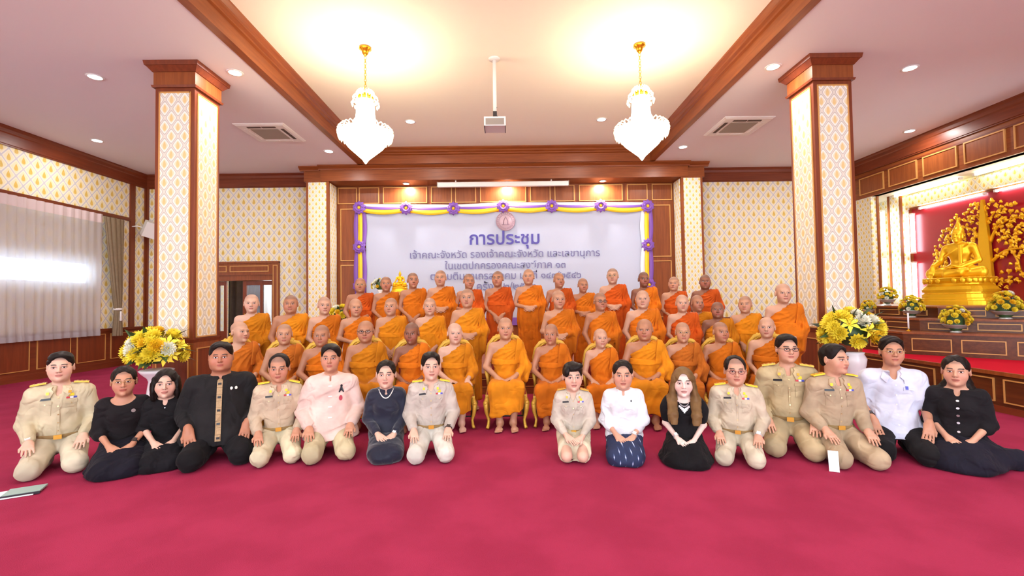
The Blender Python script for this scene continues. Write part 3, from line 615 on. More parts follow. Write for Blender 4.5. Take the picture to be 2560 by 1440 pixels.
u = t.math('SUBTRACT', t.math('FRACT', t.math('MULTIPLY', t.math('ADD', x, t.math('MULTIPLY', y, .35)), 17)), .5); v = t.math('SUBTRACT', t.math('FRACT', t.math('ADD', t.math('MULTIPLY', z, 9.5), t.math('MULTIPLY', t.math('FLOOR', t.math('MULTIPLY', t.math('ADD', x, t.math('MULTIPLY', y, .35)), 17)), .5))), .5)
d = t.math('ADD', t.math('MULTIPLY', t.math('ABSOLUTE', u), 2.2), t.math('ABSOLUTE', v)); nz = t.noise(60, 3, t.obj())
c = t.mix(t.step(.5, .3, t.math('ADD', d, t.math('MULTIPLY', nz, .25))), lin((28, 40, 74)), lin((92, 112, 156))); c = t.mix(t.step(.26, .16, t.math('ADD', d, t.math('MULTIPLY', nz, .1))), c, lin((196, 204, 220)))
t.base(c, .8); MAT['ikat'] = t.m
plain('pearl', (236, 230, 222), .25); plain('silver', (196, 196, 200), .3, .7); plain('brass', (220, 170, 70), .3, .7); plain('yellow_board', (240, 200, 30), .5, 0, nz=.15, scale=90)
plain('tag_black', (26, 26, 34), .4); plain('ribbon_red', (186, 52, 60), .6); plain('ribbon_blue', (78, 84, 180), .6); plain('ribbon_white', (232, 228, 236), .6); plain('badge_red', (182, 62, 78), .6)
plain('lens_dark', (60, 52, 50), .2); plain('frame_dark', (36, 28, 28), .3); plain('frame_gold', (190, 160, 110), .3, .6); plain('button_pale', (206, 198, 180), .4); plain('button_gold', (200, 176, 130), .3, .5)
plain('embroidery', (168, 140, 104), .8, nz=.4, scale=120); plain('watch', (30, 28, 30), .3); plain('paper', (240, 242, 246), .6)
# ------------------------------------------------------------------ human figure
def put_head(f, c, R, sc=1.0, w=1.0, jaw=1.0, fat=1.0, old=0.0, ears=1.0):
    f.tf(R, c, sc)
    f.ell((0, .015, .035), (.0765 * w, .094, .080), k=.03)
    f.ell((0, -.022, -.028), (.063 * w * fat, .070, .084), k=.035)
    f.ell((0, -.036, -.074), (.047 * jaw * fat, .045, .034), k=.035)
    for s in (-1, 1):
        f.ell((s * .043 * w, -.052, -.03), (.026 * fat, .026, .032), k=.03)
        f.ell((s * .031, -.100, .0055), (.0175, .0135, .0095), k=.016, op='s')
        f.ell((s * .031, -.0775, .0045), (.0140, .0115, .0085), k=.006)
    f.cap((-.037, -.0835, .024), (.037, -.0835, .024), .0085, k=.02)
    f.cap((0, -.0885, .014), (0, -.1085, -.024), .0062, .0102, k=.012)
    for s in (-1, 1): f.ell((s * .0115, -.0985, -.0285), (.0078, .0095, .0075), k=.007)
    f.ell((0, -.0905, -.0525), (.0225, .0105, .0060), k=.007); f.ell((0, -.0885, -.0640), (.0185, .0105, .0070), k=.007)
    f.ell((0, -.079, -.092), (.020 * jaw, .019, .016), k=.022)
    for s in (-1, 1):
        Re = euler(0, 0, s * .45)
        f.ell((s * .079 * w, .014, -.004), (.0095 * ears, .019, .031), R=Re, k=.012)
        f.ell((s * .089 * w, .008, .0), (.006, .010, .018), R=Re, k=.006, op='s')
    f.tf()
def put_hand(f, wr, d, n, side, curl=.25, spread=.10, sc=1.0, thumb=1.0):
    """side=+1: the thumb lies towards cross(d, n) * side"""
    d, n, s = frame(d, n); s = s * side; wr = np.asarray(wr, float); P = lambda a, b, c: wr + (d * a + s * b + n * c) * sc
    Rm = np.stack([s, d, n], 1)
    f.box(P(.048, 0, 0), (.038 * sc, .047 * sc, .0135 * sc), .0125 * sc, R=Rm, k=.016)
    f.cap(P(-.02, 0, 0), P(.03, 0, 0), .024 * sc, .021 * sc, k=.02)
    for off, ln, sp in ((.0305, .070, .9), (.0105, .079, .3), (-.0105, .073, -.35), (-.0300, .056, -1.0)):
        r = .0082 * sc; a0 = curl * .6; a1 = curl * 1.5; b = P(.088 - abs(off) * .25, off, .001)
        v0 = d * math.cos(a0) - n * math.sin(a0) + s * sp * spread; v1 = d * math.cos(a1) - n * math.sin(a1) + s * sp * spread
        m = b + unit(v0) * ln * .52 * sc; e = m + unit(v1) * ln * .48 * sc
        f.cap(b - d * .012 * sc, m, r * 1.08, r, k=.006); f.cap(m, e, r, r * .85, k=.004)
    t0 = P(.022, .026, -.004); t1 = P(.058, .050, -.008); t2 = P(.088, .052 + .01 * (1 - thumb), -.014 * thumb)
    f.cap(t0, t1, .013 * sc, .0105 * sc, k=.012); f.cap(t1, t2, .0098 * sc, .0082 * sc, k=.004)
def put_foot(f, ank, d, sc=1.0):
    d = unit(d); a = np.asarray(ank, float); s = np.array([d[1], -d[0], 0])
    f.cap(a + V3(0, 0, .0), a - d * .035 + V3(0, 0, -.035), .036 * sc, .030 * sc, k=.03)
    f.cap(a + V3(0, 0, -.02), a + d * .115 + V3(0, 0, -.052), .034 * sc, .024 * sc, k=.03)
    f.cap(a + d * .10 + s * .02 + V3(0, 0, -.055), a + d * .10 - s * .025 + V3(0, 0, -.055), .022 * sc, k=.02)
    for i in range(5):
        o = (.030, .013, -.002, -.016, -.030)[i]; l = (.165, .168, .160, .150, .138)[i]
        f.cap(a + d * .115 + s * o + V3(0, 0, -.062), a + d * l + s * o * 1.1 + V3(0, 0, -.066), .0095 if i else .012, .0085 if i else .011, k=.006)
def put_torso(f, J, g=0.0, w=1.0, belly=0.0, lo=1.0, bust=0.0):
    """g inflates (for clothing)"""
    f.ell(J['P'], (.150 * w + g, .112 * w + g, .105 + g), R=J.get('RT'), k=.06)
    f.ell(J['W'], ((.128 + belly * .6) * w + g, (.098 + belly) * w + g, .13 + g), R=J.get('RT'), k=.07)
    f.ell(J['C'], (.150 * w + g, .104 * w + g, .150 + g), R=J.get('RT'), k=.06)
    if bust:
        for s in (-1, 1): f.ell(np.asarray(J['C']) + V3(s * .065 * w, -.075 * w, -.02), (.05 + g, .04 * bust + g, .05 + g), k=.05)
    a, b = np.asarray(J['SR']), np.asarray(J['SL']); m = (a + b) / 2
    f.cap(a * .86 + m * .14, b * .86 + m * .14, .052 + g, k=.05)
    for s in (a, b): f.cap(np.asarray(J['N']) + V3(0, .012, .0), s * .75 + m * .25 + V3(0, 0, .012), .040 + g, .044 + g, k=.045)
def put_arm(f, S, E, W, g=0.0, r=1.0, w2=None):
    f.cap(S, E, .049 * r + g, .040 * r + g, k=.04); f.cap(E, W if w2 is None else w2, .040 * r + g, .027 * r + g, k=.02)
def wrinkle(amp, seed, freq=16, n=5):
    rnd = np.random.RandomState(seed); D = [(unit(rnd.normal(size=3) * np.array([1, .6, .8])) * freq * rnd.uniform(.6, 1.8), rnd.uniform(0, 6.28)) for _ in range(n)]
    def fn(x, y, z):
        r = 0
        for i, (k, p) in enumerate(D):
            q = x * k[0] + y * k[1] + z * k[2] + p
            if i: q = q + .9 * np.sin(r * 2.0 + z * 9)
            r = r + np.sin(q)
        return amp * np.abs(r) / n * 2 - amp * .6
    return fn
def head_frame(yaw, pitch=0.0, roll=0.0): return euler(pitch, roll, yaw)
HS = 1.16   # overall head size

def joints(pose, hands='thigh', lean=0.0):
    J = {}
    if pose == 'kneel':
        J.update(P=(0, .06, .205), W=(0, .035, .36), C=(0, .02, .525), N=(0, .03, .675), H=(0, .005, .855), SR=(-.160, .025, .622), SL=(.160, .025, .622), ER=(-.222, .05, .375), EL=(.222, .05, .375),
                 HR=(-.085, .05, .20), HL=(.085, .05, .20), KR=(-.135, -.33, .085), KL=(.135, -.33, .085), AR=(-.10, .11, .05), AL=(.10, .11, .05))
        if hands == 'thigh': J.update(WR=(-.165, -.165, .262), WL=(.165, -.165, .262), hR=((.12, -.9, -.38), (0, -.35, 1)), hL=((-.12, -.9, -.38), (0, -.35, 1)))
        elif hands == 'low': J.update(WR=(-.180, -.195, .300), WL=(.180, -.195, .300), hR=((.18, -.55, -.80), (-.15, -.85, .5)), hL=((-.18, -.55, -.80), (.15, -.85, .5)))
        elif hands == 'lap': J.update(ER=(-.212, .02, .375), EL=(.212, .02, .375), WR=(-.080, -.205, .258), WL=(.080, -.195, .240), hR=((.62, -.72, -.30), (-.1, -.45, .9)), hL=((-.62, -.72, -.22), (.1, -.45, .9)))
    elif pose == 'sit':
        J.update(P=(0, .10, .52), W=(0, .085, .67), C=(0, .075, .815), N=(0, .085, .955), H=(0, .055, 1.135), SR=(-.166, .08, .908), SL=(.166, .08, .908), ER=(-.222, .07, .655), EL=(.222, .07, .655),
                 HR=(-.085, .10, .50), HL=(.085, .10, .50), KR=(-.125, -.30, .475), KL=(.125, -.30, .475), AR=(-.075, -.27, .085), AL=(.075, -.27, .085))
        if hands == 'lap': J.update(ER=(-.242, .04, .672), EL=(.242, .04, .672), WR=(-.085, -.175, .562), WL=(.090, -.172, .575), hR=((.75, -.5, -.12), (0, .15, 1)), hL=((-.75, -.5, -.15), (0, .15, 1)))
        elif hands == 'knee': J.update(WR=(-.075, -.155, .575), WL=(.150, -.225, .575), hR=((.75, -.5, -.12), (0, .15, 1)), hL=((.1, -.8, -.5), (0, -.5, .9)))
        elif hands == 'thigh': J.update(WR=(-.125, -.17, .585), WL=(.125, -.17, .585), hR=((.45, -.8, -.2), (0, 0, 1)), hL=((-.45, -.8, -.2), (0, 0, 1)))
    else:
        J.update(P=(0, .02, .90), W=(0, .015, 1.05), C=(0, .01, 1.215), N=(0, .025, 1.358), H=(0, .0, 1.535), SR=(-.168, .02, 1.312), SL=(.168, .02, 1.312), ER=(-.222, .045, 1.075), EL=(.222, .045, 1.075),
                 HR=(-.085, .02, .87), HL=(.085, .02, .87), KR=(-.085, .0, .47), KL=(.085, .0, .47), AR=(-.09, .03, .085), AL=(.09, .03, .085))
        if hands == 'low': J.update(ER=(-.215, .02, 1.07), EL=(.215, .02, 1.07), WR=(-.060, -.150, .925), WL=(.060, -.145, .915), hR=((.55, -.35, -.75), (-.2, -.9, .3)), hL=((-.55, -.35, -.75), (.2, -.9, .3)))
        elif hands == 'belly': J.update(ER=(-.235, .03, 1.08), EL=(.235, .03, 1.08), WR=(-.055, -.170, 1.035), WL=(.060, -.165, 1.030), hR=((.92, -.25, -.2), (0, -.9, .4)), hL=((-.92, -.25, -.2), (0, -.9, .4)))
        elif hands == 'side': J.update(ER=(-.235, .03, 1.07), EL=(.235, .03, 1.07), WR=(-.150, -.130, .900), WL=(.075, -.165, .97), hR=((.6, -.3, -.7), (-.5, -.8, .2)), hL=((-.75, -.3, -.5), (.1, -.9, .4)))
    return {k: (np.array(v, float) if not k.startswith('h') else v) for k, v in J.items()}

def body_mesh(pose, J, h=.006, hp=None, w=1.0, belly=0.0, arms=1.0, core=True, legs=True, bust=0.0, gap=.012):
    """the continuous skin of one figure; covered trunk parts stay slightly inside the clothing"""
    hp = dict(hp or {}); yaw, pitch = hp.pop('yaw', 0), hp.pop('pitch', 0); roll = hp.pop('roll', 0); hs = hp.pop('sc', 1.0) * HS
    pts = np.array([J[k] for k in J if not k.startswith('h')]); lo = pts.min(0) - .16; hi = pts.max(0) + .16; lo[2] = min(lo[2], -.01); 
    f = Field(lo, hi, h)
    put_torso(f, J, -.004 if not core else -.02, w, belly * .7, bust=bust * .6)
    for s in 'RL':
        put_arm(f, J['S' + s], J['E' + s], J['W' + s], 0, arms)
        d, n = J['h' + s]; put_hand(f, J['W' + s], d, n, 1 if s == 'R' else -1, hp.get('curl', .22), sc=.97 * (.5 + .5 * arms))
    if legs:
        for s in 'RL':
            f.cap(J['H' + s], J['K' + s], .075 * w, .052, k=.05); f.cap(J['K' + s], J['A' + s], .052, .036, k=.03)
            if pose == 'kneel': f.cap(J['A' + s], J['A' + s] + V3(0, .11, -.012), .034, .028, k=.03)
            else: put_foot(f, J['A' + s], (-.12 if s == 'R' else .12, -1, 0))
    R = head_frame(yaw, pitch, roll); c = J['H'] + V3(0, 0, 0)
    f.cap(J['N'] + V3(0, .01, -.02), c + R @ (V3(0, .022, -.055) * hs), .056 * hs * hp.get('neck', 1), .053 * hs * hp.get('neck', 1), k=.03)
    put_head(f, c, R, hs, hp.get('w', 1), hp.get('jaw', 1), hp.get('fat', 1), ears=hp.get('ears', 1))
    vs, qs = f.mesh(); me = np_mesh('body', vs, qs, 'skin')
    co = np.zeros(len(me.vertices) * 3, np.float32); me.vertices.foreach_get('co', co); hco = ((co.reshape(-1, 3) - c) @ R) / hs
    vec_attr(me, 'hco', hco); return me, vs, qs, R, c, hs
# ------------------------------------------------------------------ monks
def fold_fn(J, pose, seed, amp=.013):
    rnd = random.Random(seed); p = [rnd.uniform(0, 6.28) for _ in range(6)]; S = J['SL']; wz = J['W'][2]; n1 = rnd.choice((23, 26, 29)); n2 = rnd.choice((13, 15, 17))
    def fn(x, y, z):
        up = np.clip((z - wz + .02) / .08, 0, 1); lowr = 1 - up
        ang = np.arctan2(z - S[2] - .03, x - S[0] - .02); rr = np.sqrt((x - S[0]) ** 2 + (z - S[2]) ** 2)
        a = np.abs(np.sin(ang * n1 * .5 + p[0] + 1.2 * np.sin(rr * 9 + p[1]))) * np.clip(rr / .15, 0, 1)
        if pose == 'sit':
            th = x * 26 + 1.8 * np.sin(z * 7 + p[2]) + y * 6 + p[3]; b = np.abs(np.sin(th))
        else:
            th = np.arctan2(x, -(y - .02)); b = np.abs(np.sin(th * n2 * .5 + 1.1 * np.sin(z * 4 + p[2]) + p[3]))
        return amp * (up * (a - .6) + lowr * 1.15 * (b - .6))
    return fn
def robe_mesh(pose, J, w, belly, seed, h=.0082):
    pts = np.array([J[k] for k in J if not k.startswith('h')]); lo = pts.min(0) - .18; hi = pts.max(0) + .17; hi[2] = J['N'][2] + .1; lo[2] = -.02
    f = Field(lo, hi, h); put_torso(f, J, .017, w, belly)
    pL = V3(.050, 0, J['N'][2] + .020); pR = V3(-.20, 0, J['C'][2] - .015); d = pR - pL; n = V3(d[2], 0, -d[0]); n = n if n[2] > 0 else -n
    f.cut(pL, n)
    f.cap(J['SL'] * V3(.93, 1, 1), J['EL'], .066, .070, k=.04); mid = J['EL'] * .45 + J['WL'] * .55
    f.cap(J['EL'], mid, .066, .056, k=.03)
    if pose == 'sit':
        f.cap(J['EL'] + V3(.0, -.02, 0), J['EL'] + V3(-.01, -.05, -.13), .062, .05, k=.05, sq=(.8, 1.3, 1))
        for s, sg in (('R', -1), ('L', 1)): f.cap(J['H' + s], J['K' + s] + V3(0, .02, -.005), .098 * w, .084, k=.05)
        f.ell(J['P'] + V3(0, -.02, -.01), (.19 * w, .16, .10), k=.06)
        f.box((0, -.10, .485), (.15, .24, .06), .05, k=.05)
        f.box((0, -.315, .335), (.195, .062, .200), .055, k=.07); f.cut((0, -.3, .185), (.28 if seed % 2 else -.22, 0, -1))
    else:
        e = J['EL']; f.cap(e + V3(.0, -.02, 0), e + V3(-.02, -.05, -.27), .060, .045, k=.05, sq=(.75, 1.5, 1))
        f.cap((0, .015, 1.06), (0, .015, .80), .150 * w, .168 * w, k=.06, sq=(1.12, .88, 1)); 
        f.cap((0, .02, .85), (0, .02, .16), .158 * w, .165, k=.03, sq=(1.12, .86, 1)); f.cut((0, 0, .13), (0, 0, -1))
    f.disp(fold_fn(J, pose, seed)); vs, qs = f.mesh(); return np_mesh('robe', vs, qs, 'cloth')
def wrap_mesh(J, w, belly, g, cuts, name, h=.009, arm=False, amp=0, seed=0):
    pts = np.array([J[k] for k in ('P', 'C', 'SR', 'SL', 'N')]); lo = pts.min(0) - .20; hi = pts.max(0) + .20
    f = Field(lo, hi, h); put_torso(f, J, g, w, belly)
    if arm: f.cap(J['SL'] * V3(.93, 1, 1), J['EL'], .074, .074, k=.04)
    for p, n in cuts: f.cut(p, n)
    if amp: f.disp(wrinkle(amp, seed, 26))
    vs, qs = f.mesh(); return np_mesh(name, vs, qs, 'cloth')
class Variant: pass
def monk_variant(pose, hands, seed, w=1.0, belly=0.0, hp=None, sash=True, panel_w=.14):
    v = Variant(); J = joints(pose, hands); v.J = J; v.pose = pose
    if w > 1.05:
        for k in ('SR', 'SL', 'ER', 'EL'): J[k][0] *= 1 + (w - 1) * .8
    v.body, vs, qs, v.R, v.c, v.hs = body_mesh(pose, J, .0067, hp, w, belly, arms=.92 + (w - 1) * .8, core=False)
    v.robe = robe_mesh(pose, J, w, belly, seed)
    wz = J['W'][2]; x0 = .155 - panel_w
    v.panel = wrap_mesh(J, w, belly, .044, [((x0, 0, 0), (-1, 0, .12)), ((x0 + panel_w, 0, 0), (1, 0, -.05)), ((0, 0, wz + .045), (0, 0, -1)), ((0, .07, 0), (0, 1, 0))], 'shoulder_cloth')
    v.sash = wrap_mesh(J, w, belly, .034, [((0, 0, wz + .100), (.04, 0, 1)), ((0, 0, wz + .035), (0, 0, -1))], 'sash', amp=.004, seed=seed) if sash else None
    v.top = J['H'][2] + .118 * v.hs
    return v
MV = [monk_variant('sit', 'lap', 1, 1.0, .01, dict(yaw=.05, w=.97)), monk_variant('sit', 'lap', 2, 1.06, .03, dict(yaw=-.12, fat=1.08, jaw=1.1, pitch=.05)),
      monk_variant('sit', 'knee', 3, 1.0, .02, dict(yaw=.15, w=1.02)), monk_variant('sit', 'thigh', 4, .97, .0, dict(yaw=.22, fat=.94, jaw=.9), sash=False),
      monk_variant('sit', 'lap', 5, .98, .0, dict(yaw=-.2, fat=.93, jaw=.92, w=.97, pitch=.08), panel_w=.17), monk_variant('sit', 'thigh', 6, 1.03, .03, dict(yaw=-.05, fat=1.05, jaw=1.05)), monk_variant('sit', 'lap', 7, 1.0, .02, dict(yaw=.35, fat=1.0, ears=1.2), sash=False)]
SV = [monk_variant('stand', 'low', 11, 1.0, .0, dict(yaw=.05)), monk_variant('stand', 'belly', 12, 1.05, .02, dict(yaw=-.1, fat=1.08, jaw=1.1)),
      monk_variant('stand', 'low', 13, .97, .0, dict(yaw=.18, fat=.95, w=.98, ears=1.25), panel_w=.17), monk_variant('stand', 'side', 14, 1.1, .04, dict(yaw=-.04, fat=1.14, jaw=1.18, neck=1.1)),
      monk_variant('stand', 'belly', 15, .98, .0, dict(yaw=.2, fat=.95, jaw=.95, pitch=.04)), monk_variant('stand', 'low', 16, 1.04, .03, dict(yaw=-.2, fat=1.07, jaw=1.05)), monk_variant('stand', 'side', 17, 1.0, .01, dict(yaw=.3, fat=1.0, w=.98), sash=False)]
ORANGE = {'y': (202, 124, 22), 'o': (200, 106, 20), 'r': (188, 78, 20), 'd': (180, 98, 30)}
SKIN = {'p': (196, 152, 126), 'm': (186, 138, 108), 't': (172, 120, 90), 'd': (130, 84, 62), 'l': (204, 164, 142)}
def glasses(parent, R, c, hs, mat='frame_dark', k=1.0, lens=False):
    b = MB()
    for s in (-1, 1):
        b.tube([(s * .033 + .021 * math.cos(a) * k, -.106 + .004 * abs(math.cos(a)), .003 + .0155 * math.sin(a) * k) for a in np.linspace(0, 2 * math.pi, 17)[:-1]], .0022, 5, closed=True)
        b.tube([(s * .054, -.101, .007), (s * .080, -.05, .008), (s * .084, .01, .004)], .0018, 5)
    b.tube([(-.012, -.107, .006), (0, -.110, .008), (.012, -.107, .006)], .002, 5)
    M = Matrix.Translation(c) @ Matrix(R).to_4x4() @ Matrix.Scale(hs, 4); b.xf(M); return b.build('glasses', mat, parent)
def place_monk(v, xh, ytop, Y, robe, skin, label, group, face=.8, hair=.45, specs=None, wide=1.0, turn=0.0, base=0.0):
    p = onY(xh, ytop, Y); s = (p.z - base) / v.top; rz = -math.atan2(p.x, Y) * face + turn
    hx, hy = v.c[0] * s, v.c[1] * s
    o = empty('person', (p.x - (hx * math.cos(rz) - hy * math.sin(rz)), Y - (hx * math.sin(rz) + hy * math.cos(rz)), base), rz); o.scale = (s * wide, s * wide, s); tag(o, label, 'person', group)
    rc = np.array(ORANGE[robe]) * random.Random(xh).uniform(.93, 1.05); rcl = lin(tuple(np.clip(rc, 0, 255)))
    for me, nm in ((v.body, 'body'), (v.robe, 'robe'), (v.panel, 'shoulder_cloth'), (v.sash, 'sash')):
        if me is None: continue
        q = link_mesh(nm, me, o)
        if nm == 'body': q.color = (*lin(SKIN[skin] if isinstance(skin, str) else skin), hair)
        else: q.color = (*(tuple(c * (1.10 if nm != 'robe' else 1) for c in rcl)), 1)
    if specs: glasses(o, v.R, v.c, v.hs, specs)
    return o
ordn = ['first', 'second', 'third', 'fourth', 'fifth', 'sixth', 'seventh', 'eighth', 'ninth', 'tenth', 'eleventh', 'twelfth', 'thirteenth', 'fourteenth', 'fifteenth']
row1 = [(600, 803, 'd', 'p', 6, .25, None), (711, 809, 'd', 'm', 0, .55, None), (804, 812, 'o', 't', 1, .6, None), (914, 801, 'y', 't', 5, .3, 'frame_dark'), (1029, 806, 'o', 'd', 4, .6, None), (1137, 807, 'y', 'l', 2, .15, None),
        (1263, 793, 'y', 'm', 0, .35, None), (1377, 809, 'o', 't', 4, .4, None), (1501, 821, 'o', 'p', 3, .2, None), (1611, 797, 'y', 't', 1, .2, None), (1706, 805, 'd', 'm', 0, .4, 'frame_gold'), (1801, 804, 'o', 't', 6, .6, None), (1916, 792, 'o', 'p', 5, .2, None)]
YR1, YR2, YR3 = 5.36, 6.05, 7.42
extra1 = {0: 'turned aside in a brownish robe', 3: 'in heavy dark glasses', 4: 'with dark brown skin', 5: 'pale and elderly, one hand on the knee', 6: 'with cupped hands above bare shins', 8: 'thin and elderly', 10: 'in thin rimmed glasses'}
SEATED = []
for i, (x, y, rb, sk, vi, hr, gl) in enumerate(row1):
    wide = {3: 1.05, 9: 1.06, 1: 1.0}.get(i, 1.0)
    lab = 'seated monk %s, %s from the doorway end' % (extra1.get(i, {'d': 'in a dull ochre robe', 'o': 'in an orange robe', 'y': 'in a golden orange robe'}[rb]), ordn[i])
    SEATED.append(place_monk(MV[vi], x, y, YR1 + {0: .20, 1: .08, 12: .08}.get(i, 0), rb, sk, lab, 'monks seated in the chair row', hair=hr, specs=gl, wide=wide, turn={0: .35, 12: -.1}.get(i, 0)))
row2 = [(629, 735, 'y', 'l', 0, .35, None, 0), (727, 737, 'y', 't', 3, .9, None, 0), (811, 741, 'o', 'p', 2, .5, None, 0), (889, 746, 'o', 'm', 4, .2, None, 0), (977, 744, 'y', 'm', 5, .6, None, 0), (1074, 744, 'y', 'p', 0, .5, None, 0), (1168, 721, 'y', 'm', 1, .7, None, 0),
        (1396, 725, 'o', 'm', 4, .4, None, .0), (1500, 731, 'o', 't', 6, .7, 'frame_dark', 0), (1606, 725, 'o', 'p', 3, .2, None, 0), (1705, 736, 'r', 'p', 0, .25, None, 0), (1743, 737, 'y', 't', 6, .4, None, .38), (1793, 754, 'y', 'd', 3, .5, None, 0), (1862, 739, 'y', 'm', 5, .6, None, 0), (1957, 708, 'o', 'p', 2, .25, None, -.3)]
extra2 = {0: 'fair, in front of the glazed door', 1: 'with dark stubble and folded arms', 8: 'wearing glasses', 11: 'half hidden behind his neighbour', 12: 'with dark brown skin', 14: 'tall, beside the pillar,'}
for i, (x, y, rb, sk, vi, hr, gl, dy) in enumerate(row2):
    lab = 'monk %s standing behind chairs, %s from doorway end' % (extra2.get(i, {'r': 'in a deep orange robe', 'o': 'in an orange robe', 'y': 'in a golden orange robe'}[rb]), ordn[i])
    place_monk(SV[vi], x, y, YR2 + dy, rb, sk, lab, 'monks standing behind the chairs', hair=hr, specs=gl)
row3 = [(901, 694, 'r', 't', 3, .4, 'frame_gold'), (965, 691, 'o', 't', 0, .7, None), (1032, 681, 'o', 't', 2, 1.0, None), (1101, 675, 'o', 'm', 1, .8, None), (1172, 684, 'r', 't', 4, .9, None), (1244, 677, 'r', 't', 5, 1.0, None), (1321, 672, 'o', 'm', 1, .6, None),
        (1397, 681, 'r', 't', 6, .4, None), (1457, 695, 'o', 't', 4, .6, None), (1531, 670, 'r', 'p', 1, .9, 'frame_gold'), (1609, 679, 'o', 'd', 2, .8, None), (1684, 691, 'r', 'm', 5, .6, None), (1762, 686, 'r', 'd', 3, .7, None)]
extra3 = {0: 'in glasses', 3: 'with a dark beard', 9: 'tall, in glasses,', 10: 'with dark brown skin', 12: 'with dark skin'}
for i, (x, y, rb, sk, vi, hr, gl) in enumerate(row3):
    lab = 'monk %s standing on the stage, %s from the doorway end' % (extra3.get(i, {'r': 'in a deep orange robe', 'o': 'in an orange robe'}[rb]), ordn[i])
    place_monk(SV[vi], x, y, YR3, rb, sk, lab, 'monks standing on the stage', hair=hr, specs=gl, base=.30)
# ------------------------------------------------------------------ people kneeling in front
def fit_field(J, h, pad=.2, top=None):
    pts = np.array([J[k] for k in J if not k.startswith('h')]); lo = pts.min(0) - pad; hi = pts.max(0) + pad; lo[2] = -.02
    if top is not None: hi[2] = top
    return Field(lo, hi, h)
def shirt_mesh(J, w, belly, g=.015, sleeve='long', hem=.25, neck='collar', bust=0, seed=0, arms=1.0, amp=.006, name='shirt', mat='cloth', flare=.0, h=.0068):
    f = fit_field(J, h, .2, J['N'][2] + .09); put_torso(f, J, g, w, belly, bust=bust)
    if hem < .225: f.cap((0, .045, .40), (0, .02 - flare, hem + .02), (.125 + belly * .5) * w + g, (.165 + belly * .3 + flare) * w + g, k=.05, sq=(1.1, .95 if flare else .88, 1))
    for s in 'RL':
        S, E, W = J['S' + s], J['E' + s], J['W' + s]; gg = g + .006
        if sleeve == 'long': put_arm(f, S, E, W, gg, arms, E + (W - E) * .80)
        elif sleeve == 'wide':
            put_arm(f, S, E, W, gg, arms, E + (W - E) * .12); f.cap(E, E + (W - E) * .45, .060 * arms, .064 * arms, k=.03); f.cut(E + (W - E) * .52, W - E) if False else None
        elif sleeve == '34': f.cap(S, E, .05 * arms + gg, .043 * arms + gg, k=.04); f.cap(E, E + (W - E) * .30, .043 * arms + gg, .040 * arms + gg, k=.02)
        elif sleeve == 'half': f.cap(S, S + (E - S) * .80, .052 * arms + gg, .050 * arms + gg, k=.04)
        elif sleeve == 'puff': f.cap(S, S + (E - S) * .70, .055 * arms + gg, .050 * arms + gg, k=.04); f.ell(S + (E - S) * .38 + V3(.01 if s == 'L' else -.01, 0, .01), (.080, .082, .105), k=.03)
        elif sleeve == 'puff34': f.cap(S, E, .052 * arms + gg, .043 * arms + gg, k=.04); f.cap(E, E + (W - E) * .22, .043 * arms + gg, .045 * arms + gg, k=.02); f.ell(S + (E - S) * .15 + V3(.0, 0, .012), (.062, .065, .075), k=.03)
    f.cut((0, 0, hem), (0, 0, -1)); N = J['N']
    if neck == 'collar': f.cap(N + V3(0, .010, .0), N + V3(0, -.002, .045), .068, .066, k=.012); f.cap(N + V3(0, .008, -.01), N + V3(0, -.012, .12), .057, .066, op='s', k=.01); f.ell(N + V3(0, -.085, -.01), (.024, .06, .05), op='s', k=.012); f.cut(N + V3(0, .03, .050), (0, -.35, 1))
    elif neck == 'stand': f.cap(N + V3(0, .008, .0), N + V3(0, -.004, .06), .066, .066, k=.012); f.cap(N + V3(0, .008, -.0), N + V3(0, -.012, .16), .060, .060, op='s', k=.006); f.cut(N + V3(0, 0, .035), (0, -.25, 1)); f.box(N + V3(0, -.08, .02), (.009, .05, .05), .004, op='s', k=.01)
    elif neck == 'round': f.ell(N + V3(0, -.055, .02), (.098, .11, .075), op='s', k=.014); f.cut(N + V3(0, 0, .03), (0, -.2, 1))
    else: f.cap(N + V3(0, .006, -.01), N + V3(0, -.014, .12), .058, .068, op='s', k=.012); f.ell(N + V3(0, -.085, -.005), (.028, .06, .045), op='s', k=.012); f.cut(N + V3(0, .03, .038), (0, -.40, 1))
    f.disp(wrinkle(amp, seed, 15)); vs, qs = f.mesh(); return np_mesh(name, vs, qs, mat), bvh_of(vs, qs)
def pants_mesh(J, w, seed, name='trousers', mat='cloth', g=.0):
    f = fit_field(J, .0072, .16, .34)
    f.ell(J['P'], (.163 * w + g, .125 * w + g, .115), k=.05)
    for s in 'RL':
        f.cap(J['H' + s], J['K' + s], .100 * w + g, .078 + g, k=.035); f.cap(J['K' + s], J['A' + s], .074 + g, .058 + g, k=.03); f.cap(J['A' + s], J['A' + s] + V3(0, .10, -.01), .04, .035, k=.03)
    f.cut((0, 0, .285), (0, 0, 1)); f.disp(wrinkle(.008, seed, 19)); f.cut((0, 0, .004), (0, 0, -1)); vs, qs = f.mesh(); return np_mesh(name, vs, qs, mat)
